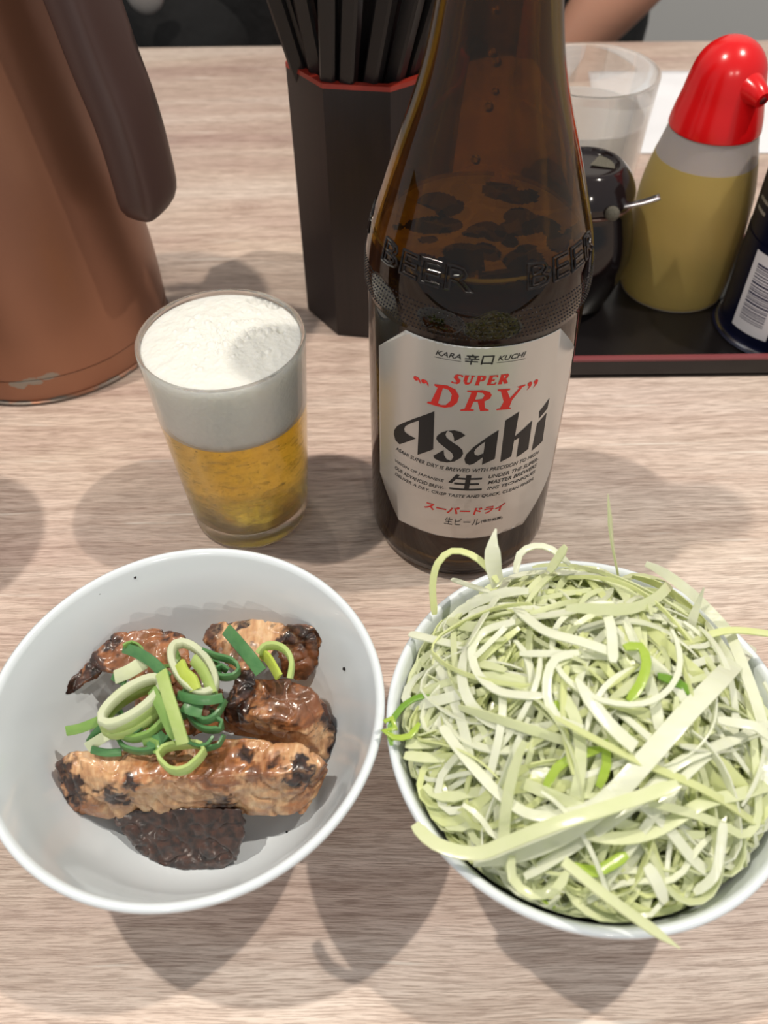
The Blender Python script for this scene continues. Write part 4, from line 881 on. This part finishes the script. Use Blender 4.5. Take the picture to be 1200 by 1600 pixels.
st([(945, 950), (955, 985), (958, 1035)], 2.6, 'leek_white', 'straight white piece lying near the back', off=6)
st([(806, 950), (850, 985), (905, 1002), (965, 1022)], 2.6, 'leek_white', 'long white strand slanting across the back', off=5.5)
st([(800, 1338, 68), (800, 1372, 64), (830, 1398, 62), (868, 1390, 63), (886, 1362, 66)], 2.2, 'leek_pale', 'round loop at the front left of the heap')
st([(890, 1352), (930, 1362), (980, 1335)], 2.6, 'leek_lime', 'yellow green arc near the front of the heap', off=4)
st([(868, 1095), (885, 1118), (908, 1125)], 4.6, 'leek_lime', 'broad lime leaf piece in the centre hollow', off=3)
st([(852, 1232), (870, 1200), (905, 1180), (940, 1170)], 2.2, 'leek_lime', 'lime strand curving below the centre', off=3.5)
st([(935, 1230), (948, 1195), (945, 1155)], 2.2, 'leek_lime', 'upright lime strand right of the centre', off=3.5)
st([(995, 1248), (1040, 1290), (1085, 1345), (1120, 1372)], 2.8, 'leek_white', 'white strand running toward the front right rim', off=4.5)
st([(1130, 1285, 72), (1125, 1330, 68), (1115, 1370, 64), (1085, 1395, 60)], 2.2, 'leek_white', 'bluish white curved strand at the front right')
st([(1205, 1225), (1160, 1240), (1100, 1255), (1020, 1300), (960, 1310), (905, 1300)], 3.0, 'leek_pale', 'pale band crossing the lower right of the heap', off=5)
st([(1205, 1155, 76), (1180, 1135, 78), (1150, 1130, 78), (1120, 1125, 80)], 2.6, 'leek_white', 'bluish white end at the right edge of the picture')
st([(640, 990, 62), (680, 1000, 66), (730, 1012, 72)], 2.4, 'leek_white', 'white strand tip at the upper left rim')
st([(706, 905, 66), (735, 915, 70), (765, 925, 74)], 1.6, 'leek_white', 'thin white tip before the standing shred')
# ------------------------------------------------------------------ condiment tray and what stands on it
tr = thing('serving_tray', 'low black lacquered condiment tray with a dull red edge line', 'tray', (180, 380, 0))
bm = bmesh.new(); add_box(bm, -118, 140, -53, 58, .4, 3.0, .8); bm_obj('tray_base', bm, M['black_lacquer'], tr, sharp=30)
for (a, b, c, d) in ((-118, 140, -53, -50), (-118, 140, 55, 58), (-118, -115, -50, 55), (137, 140, -50, 55)):
    bm = bmesh.new(); add_box(bm, a, b, c, d, 0.2, 10.0, .4); bm_obj('tray_wall', bm, M['black_lacquer'], tr, sharp=30)
    bm = bmesh.new(); add_box(bm, a-.2, b+.2, c-.2, d+.2, 10.0, 11.6, .5); bm_obj('rim_strip', bm, M['tray_rim'], tr, sharp=30)
# spice pot
sp = thing('spice_pot', 'round black glazed spice pot with lid behind the bottle', 'pot', (98, 390, 3))
lathe('pot_body', smooth_prof([(0, 0), (17, 0), (19.5, 1), (21.5, 5), (25, 15), (28, 27), (28.3, 34), (27.3, 42), (25, 51), (23.8, 56), (23.5, 58), (20, 58), (0, 57)], 4), M['pot'], sp, 96)
lathe('brown_seam', smooth_prof([(23.9, 57.6), (24.4, 58.3), (24, 59.2), (20, 59.2)], 3), simple('seam_brown', c4(96, 66, 56), .4), sp, 96)
ld = lathe('pot_lid', smooth_prof([(23.8, 59), (24.3, 61), (23.8, 64.5), (21, 70), (17.6, 73.8), (15.6, 75.2), (14.2, 75.3), (13.4, 74), (11, 72.8), (0, 72.4)], 5), M['lid'], sp, 96)
bm = bmesh.new(); bmesh.ops.create_icosphere(bm, subdivisions=3, radius=3.4, matrix=Matrix.Translation((9, -24.0, 62))); bm_obj('lid_bead', bm, M['speckle'], sp)
V = [(1, 1, 73.2)]+[(1+(11.5*math.cos(a)), 1+11.5*math.sin(a), 73.2) for a in np.linspace(-.35, 1.0, 14)]
mesh_obj('reflection_patch', V, [(0, i, i+1) for i in range(1, 14)], M['speckle'], sp)  # flat wedge coloured as a speckled reflection on the lid
so = thing('small_spoon', 'steel spoon handle sticking out of the black spice pot', 'spoon', (98, 390, 60))
hpth = catmull([Vector((8, -14, 2)), Vector((16, -17, 5)), Vector((24, -19, 8)), Vector((30.5, -20, 11))], 2)
V, Fc = sweep(hpth, 4.2, 1.4, taper=lambda f: .8+.25*f); mesh_obj('spoon_handle', V, Fc, M['steel'], so)
lathe('spoon_bowl', smooth_prof([(0, -6), (4, -5), (6, -3), (6.5, -1), (6, -.8), (3.5, -4), (0, -5)], 3), M['steel'], so, 32, loc=(5, -12, 2))
# squeeze bottle
sq = thing('squeeze_bottle', 'cloudy squeeze bottle of pale yellow vinegar with a red cap', 'bottle', (157, 402, 3))
BO = [(0, 0), (24, 0), (26.4, 1), (27.4, 4), (28.2, 14), (28.4, 30), (28, 45), (27, 58), (24.6, 70), (22, 80), (20.2, 88), (19, 93)]
lathe('bottle_body', smooth_prof(BO, 4)+[(0, 93)], M['plastic_haze'], sq, 96)
VL = [(0, .3)]+[(r_+.12, z_) for r_, z_ in smooth_prof(BO, 4) if .5 < z_ < 73]; VL += [(0, VL[-1][1])]
lathe('vinegar', VL, M['vinegar'], sq, 96)
cp = lathe('cap', smooth_prof([(18, 86), (20.9, 86), (21.1, 88), (20.2, 93), (18.3, 101), (17, 108), (15, 115), (11.6, 120), (7, 123.4), (3, 124.6), (0, 124.8)], 5), M['red'], sq, 96); cp['label'] = 'glossy red domed cap'
nz = catmull([Vector((4, -8, 108)), Vector((7, -16, 108)), Vector((9.5, -22, 106.5))], 1.5)
cs = [(.5*math.cos(2*math.pi*i/20), .5*math.sin(2*math.pi*i/20)) for i in range(20)]
V, Fc = sweep(nz, 10.5, 10.5, taper=lambda f: 1.7-1.05*f, sect=cs); mesh_obj('spout', V, Fc, M['red'], sq, sharp=50)
V, Fc = sweep([Vector((9.4, -21.8, 106.55)), Vector((9.6, -22.4, 106.4))], 3.2, 3.2, sect=cs); mesh_obj('spout_hole', V, Fc, simple('spout_dark', c4(90, 8, 10), .6), sq)
# navy spice can
cn = thing('spice_can', 'dark navy spice can with a barcode at the right edge', 'can', (203, 363, 3))
lathe('can_body', smooth_prof([(0, 1), (30.3, 1), (30.6, 2.5), (29.8, 4), (29.6, 10), (29.6, 50), (29.4, 50.6), (28.4, 51.2), (28.4, 53), (29.2, 53.6), (29.2, 96), (27, 99), (0, 99.5)], 3), M['navy'], cn, 96, sharp=30)
lathe('bottom_rim', [(0, 0), (30, 0), (31.4, .6), (31.6, 1.8), (31, 2.8), (30.2, 2.9), (0, 2.9)], M['steel'], cn, 96)
lathe('shaker_lid', smooth_prof([(27.5, 98.4), (28.4, 99.5), (28.4, 108), (26, 111), (0, 111.5)], 3), M['navy'], cn, 64)
def can_patch(name, a0, a1, z0, z1, mat, rr=29.75, parent=None):
    V = []; n_ = 10
    for k in range(n_+1):
        a = a0+(a1-a0)*k/n_
        for z in (z0, z1): V.append((rr*math.cos(a), rr*math.sin(a), z))
    return mesh_obj(name, V, [(2*k, 2*k+2, 2*k+3, 2*k+1) for k in range(n_)], mat, parent or cn)
cl = can_patch('barcode_label', math.radians(-163), math.radians(-124), 9, 50, M['white_print']); cl['label'] = 'white barcode panel'
rc = random.Random(4); z = 15.
for k in range(30):
    h_ = rc.choice([.4, .6, 1.0]); can_patch('barcode_bar', math.radians(-157), math.radians(-131), z, z+h_, M['navy_ink'], 29.8, cl); z += h_+rc.choice([.5, .7, .9])
    if z > 44: break
can_patch('silver_print', math.radians(-150), math.radians(-110), 62, 82, M['silver'], 29.35)
for k, zz in enumerate((64, 69, 74)): can_patch('print_line', math.radians(-188), math.radians(-170), zz, zz+1.6, M['silver'], 29.35)
# empty glass at the back
bg, rb_ = tumbler('water_glass', 'empty clear tumbler with a misted lower half behind the spice pot', (111, 472, 0), 88.5, 36.5, 31, 2.0, 8, M['thin_glass'])
lathe('misted_lining', [(rb_(z)-2.05, z) for z in np.linspace(66, 9.5, 8)]+[(0, 8.1), (0, 8.6)]+[(rb_(z)-2.6, z) for z in np.linspace(9.8, 66, 8)], M['frost'], bg, 96, close=True)
# white paper sheet lying behind the tray
V, Fc = [], []; nx, ny = 24, 20
for j in range(ny+1):
    for i in range(nx+1):
        u_, v_ = i/nx, j/ny; x = 150+190*u_+12*v_; y = 560+136*v_-4*u_
        z = .4+max(0, mnoise.noise((u_*4, v_*3, 2)))*7*min(1, (1-v_)*4, 4*v_)*min(1, u_*5)
        V.append((x-150, y-560, z))
for j in range(ny):
    for i in range(nx): a = j*(nx+1)+i; Fc.append((a, a+1, a+nx+2, a+nx+1))
o = mesh_obj('paper_napkin', V, Fc, M['paper'], None, loc=(150, 560, 0)); md = o.modifiers.new('t', 'SOLIDIFY'); md.thickness = .0003; md.offset = 1
tag(o, 'crumpled white paper napkin lying behind the red-capped bottle', 'napkin')
# unseen cup added just beyond the left edge to cast a round shadow into view
tc_ = thing('unseen_cup', 'unseen tall brown cup left of the white bowl, added to cast a round shadow', 'cup', (-216, 229, 0))
lathe('cup_body', smooth_prof([(0, 0), (27, 0), (28.5, 1), (30, 6), (33, 80), (34.5, 148), (34.2, 150), (33, 149), (31, 80), (28, 8), (0, 6)], 3), M['handle'], tc_, 64)
# ------------------------------------------------------------------ person across the table
def skin_body(name, joints, edges, mat, parent, root=0, sub=2):
    me = bpy.data.meshes.new(name); me.from_pydata([tuple(c*MM for c in j[:3]) for j in joints], edges, [])
    o = bpy.data.objects.new(name, me); link(o, parent); me.materials.append(mat)
    sk_ = o.modifiers.new('skin', 'SKIN'); sk_.use_smooth_shade = True
    for v, j in zip(me.skin_vertices[0].data, joints): v.radius = (j[3]*MM, (j[4] if len(j) > 4 else j[3])*MM)
    me.skin_vertices[0].data[root].use_root = True
    ss = o.modifiers.new('sub', 'SUBSURF'); ss.levels = sub; ss.render_levels = sub
    return o
pe = thing('person', 'person in black clothes sitting across the table, forearm at the table edge', 'person', (20, 960, -725))
J = [(0, 10, 500, 105, 105), (0, 0, 620, 100, 100), (0, -10, 720, 100, 100), (0, -10, 900, 100, 100), (0, 0, 1000, 90, 90), (0, 5, 1070, 65, 60), (0, 0, 1120, 52, 55),
     (-95, 0, 470, 85), (-110, -230, 480, 78), (-120, -420, 470, 62), (-120, -430, 250, 52), (-115, -430, 60, 40),
     (95, 0, 470, 85), (110, -230, 480, 78), (120, -420, 470, 62), (120, -430, 250, 52), (115, -430, 60, 40),
     (-175, 5, 1010, 60), (-245, 20, 880, 55), (-240, -40, 720, 55), (-150, -115, 662, 48), (175, 5, 1010, 60), (225, 0, 920, 56), (238, -100, 840, 50)]
Eg = [(0, 1), (1, 2), (2, 3), (3, 4), (4, 5), (5, 6), (0, 7), (7, 8), (8, 9), (9, 10), (10, 11), (0, 12), (12, 13), (13, 14), (14, 15), (15, 16), (4, 17), (17, 18), (18, 19), (19, 20), (4, 21), (21, 22), (22, 23)]
tp = [Vector((0, y_, z_)) for y_, z_ in ((5, 455), (0, 520), (0, 620), (-8, 720), (-8, 820), (-6, 900), (0, 980), (4, 1030), (5, 1062), (5, 1080))]
tw_ = [.9, 1., 1., 1.0, .96, .92, .86, .62, .34, .22]; path_ = []; ws_ = []
for k in range(len(tp)-1):
    for j in range(5): path_.append(tp[k].lerp(tp[k+1], j/5)); ws_.append(tw_[k]+(tw_[k+1]-tw_[k])*j/5)
sec_ = [(.5*math.cos(2*math.pi*i/40), .5*math.sin(2*math.pi*i/40)) for i in range(40)]
V, Fc = sweep(path_, 505, 225, upv=(0, 1, 0), sect=sec_, taper=lambda f: ws_[min(len(ws_)-1, int(round(f*(len(ws_)-1))))])
fold = [(x+mnoise.noise((x*.02, z*.012, 4))*8, y+mnoise.noise((x*.02, z*.02, 1))*12, z) for x, y, z in V]
mesh_obj('jacket', fold, Fc, M['cloth'], pe)
skin_body('black_clothing', J, Eg, M['cloth'], pe)
def hand_joints(wx, wy, wz, dx, dy, s):
    """wrist point, pointing direction in plan; returns joints and edges (wrist first)"""
    d = Vector((dx, dy, 0)).normalized(); sd = Vector((-d.y, d.x, 0))*s; w = Vector((wx, wy, wz)); Js = [(*w, 25, 18)]; Es = []
    palm = w+d*45+Vector((0, 0, -3)); Js.append((*palm, 34, 15)); Es.append((0, 1))
    for k, (o_, ln) in enumerate(((-27, 62), (-10, 74), (8, 70), (25, 54))):
        p0 = palm+sd*o_+d*28; p1 = p0+d*ln*.5+Vector((0, 0, 5)); p2 = p0+d*ln*.85+Vector((0, 0, -9)); p3 = p0+d*ln+Vector((0, 0, -20))
        b = len(Js); Js += [(*p0, 10), (*p1, 9), (*p2, 8), (*p3, 7)]; Es += [(1, b), (b, b+1), (b+1, b+2), (b+2, b+3)]
    p0 = w+d*22-sd*34+Vector((0, 0, -3)); p1 = p0+d*26-sd*14; p2 = p1+d*24-sd*4; b = len(Js); Js += [(*p0, 12), (*p1, 10), (*p2, 8)]; Es += [(1, b), (b, b+1), (b+1, b+2)]
    return Js, Es
for s, ex, ey, ez, wx, wy, wz, dx, dy in ((1, 236, -140, 812, 132, -134, 668, -.8, .1), (-1, -150, -120, 660, -60, -165, 640, .75, -.1)):
    Js, Es = hand_joints(wx, wy, wz, dx, dy, s)
    n0 = len(Js); Js += [((ex+wx)/2, (ey+wy)/2, (ez+wz)/2, 34), (ex, ey, ez, 40)]; Es += [(0, n0), (n0, n0+1)]
    skin_body('forearm_and_hand', Js, Es, M['skin'], pe, 0, 2)
bp_ = ray_y(226, -9, 826)
bm = bmesh.new(); bmesh.ops.create_uvsphere(bm, u_segments=24, v_segments=12, radius=16, matrix=Matrix.Translation((bp_[0]-20, bp_[1]-960, bp_[2]+725)) @ Matrix.Diagonal((1, .25, 1, 1))); bm_obj('round_badge', bm, M['silver'], pe)['label'] = 'blurred round greyish object on the black clothes'
lathe('head', smooth_prof([(0, 1130), (38, 1138), (62, 1165), (74, 1205), (78, 1250), (72, 1300), (50, 1335), (0, 1350)], 5), M['skin'], pe, 48, sharp=None)
lathe('hair', smooth_prof([(76, 1240), (84, 1250), (86, 1290), (72, 1335), (40, 1360), (0, 1366)], 5), M['hair'], pe, 48, off=(0, 10))
for x in (-26, 26):
    bm = bmesh.new(); bmesh.ops.create_icosphere(bm, subdivisions=2, radius=10, matrix=Matrix.Translation((x, -68, 1245))); bm_obj('eye', bm, M['hair'], pe)
    bm = bmesh.new(); bmesh.ops.create_icosphere(bm, subdivisions=2, radius=18, matrix=Matrix.Translation((x*3.05, 5, 1235)) @ Matrix.Diagonal((.35, .6, 1.2, 1))); bm_obj('ear', bm, M['skin'], pe)
bm = bmesh.new(); bmesh.ops.create_cone(bm, segments=16, radius1=14, radius2=5, depth=42, matrix=Matrix.Translation((0, -76, 1222))); bm_obj('nose', bm, M['skin'], pe)
bm = bmesh.new(); bmesh.ops.create_icosphere(bm, subdivisions=2, radius=20, matrix=Matrix.Translation((0, -66, 1186)) @ Matrix.Diagonal((1, .4, .25, 1))); bm_obj('mouth', bm, M['label_red'], pe)
ch = thing('dining_chair', 'black chair under the person across the table', 'chair', (20, 1000, -725))
bm = bmesh.new(); add_box(bm, -210, 210, -230, 210, 335, 372, 12); bm_obj('seat', bm, M['cloth'], ch)
bm = bmesh.new(); add_box(bm, -225, 225, 180, 215, 470, 830, 14); bm_obj('backrest', bm, M['cloth'], ch)
for x in (-190, 190):
    for y in (-200, 190):
        bm = bmesh.new(); add_box(bm, x-14, x+14, y-14, y+14, 0, 470 if y > 0 else 338, 3); bm_obj('leg', bm, M['black_lacquer'], ch)
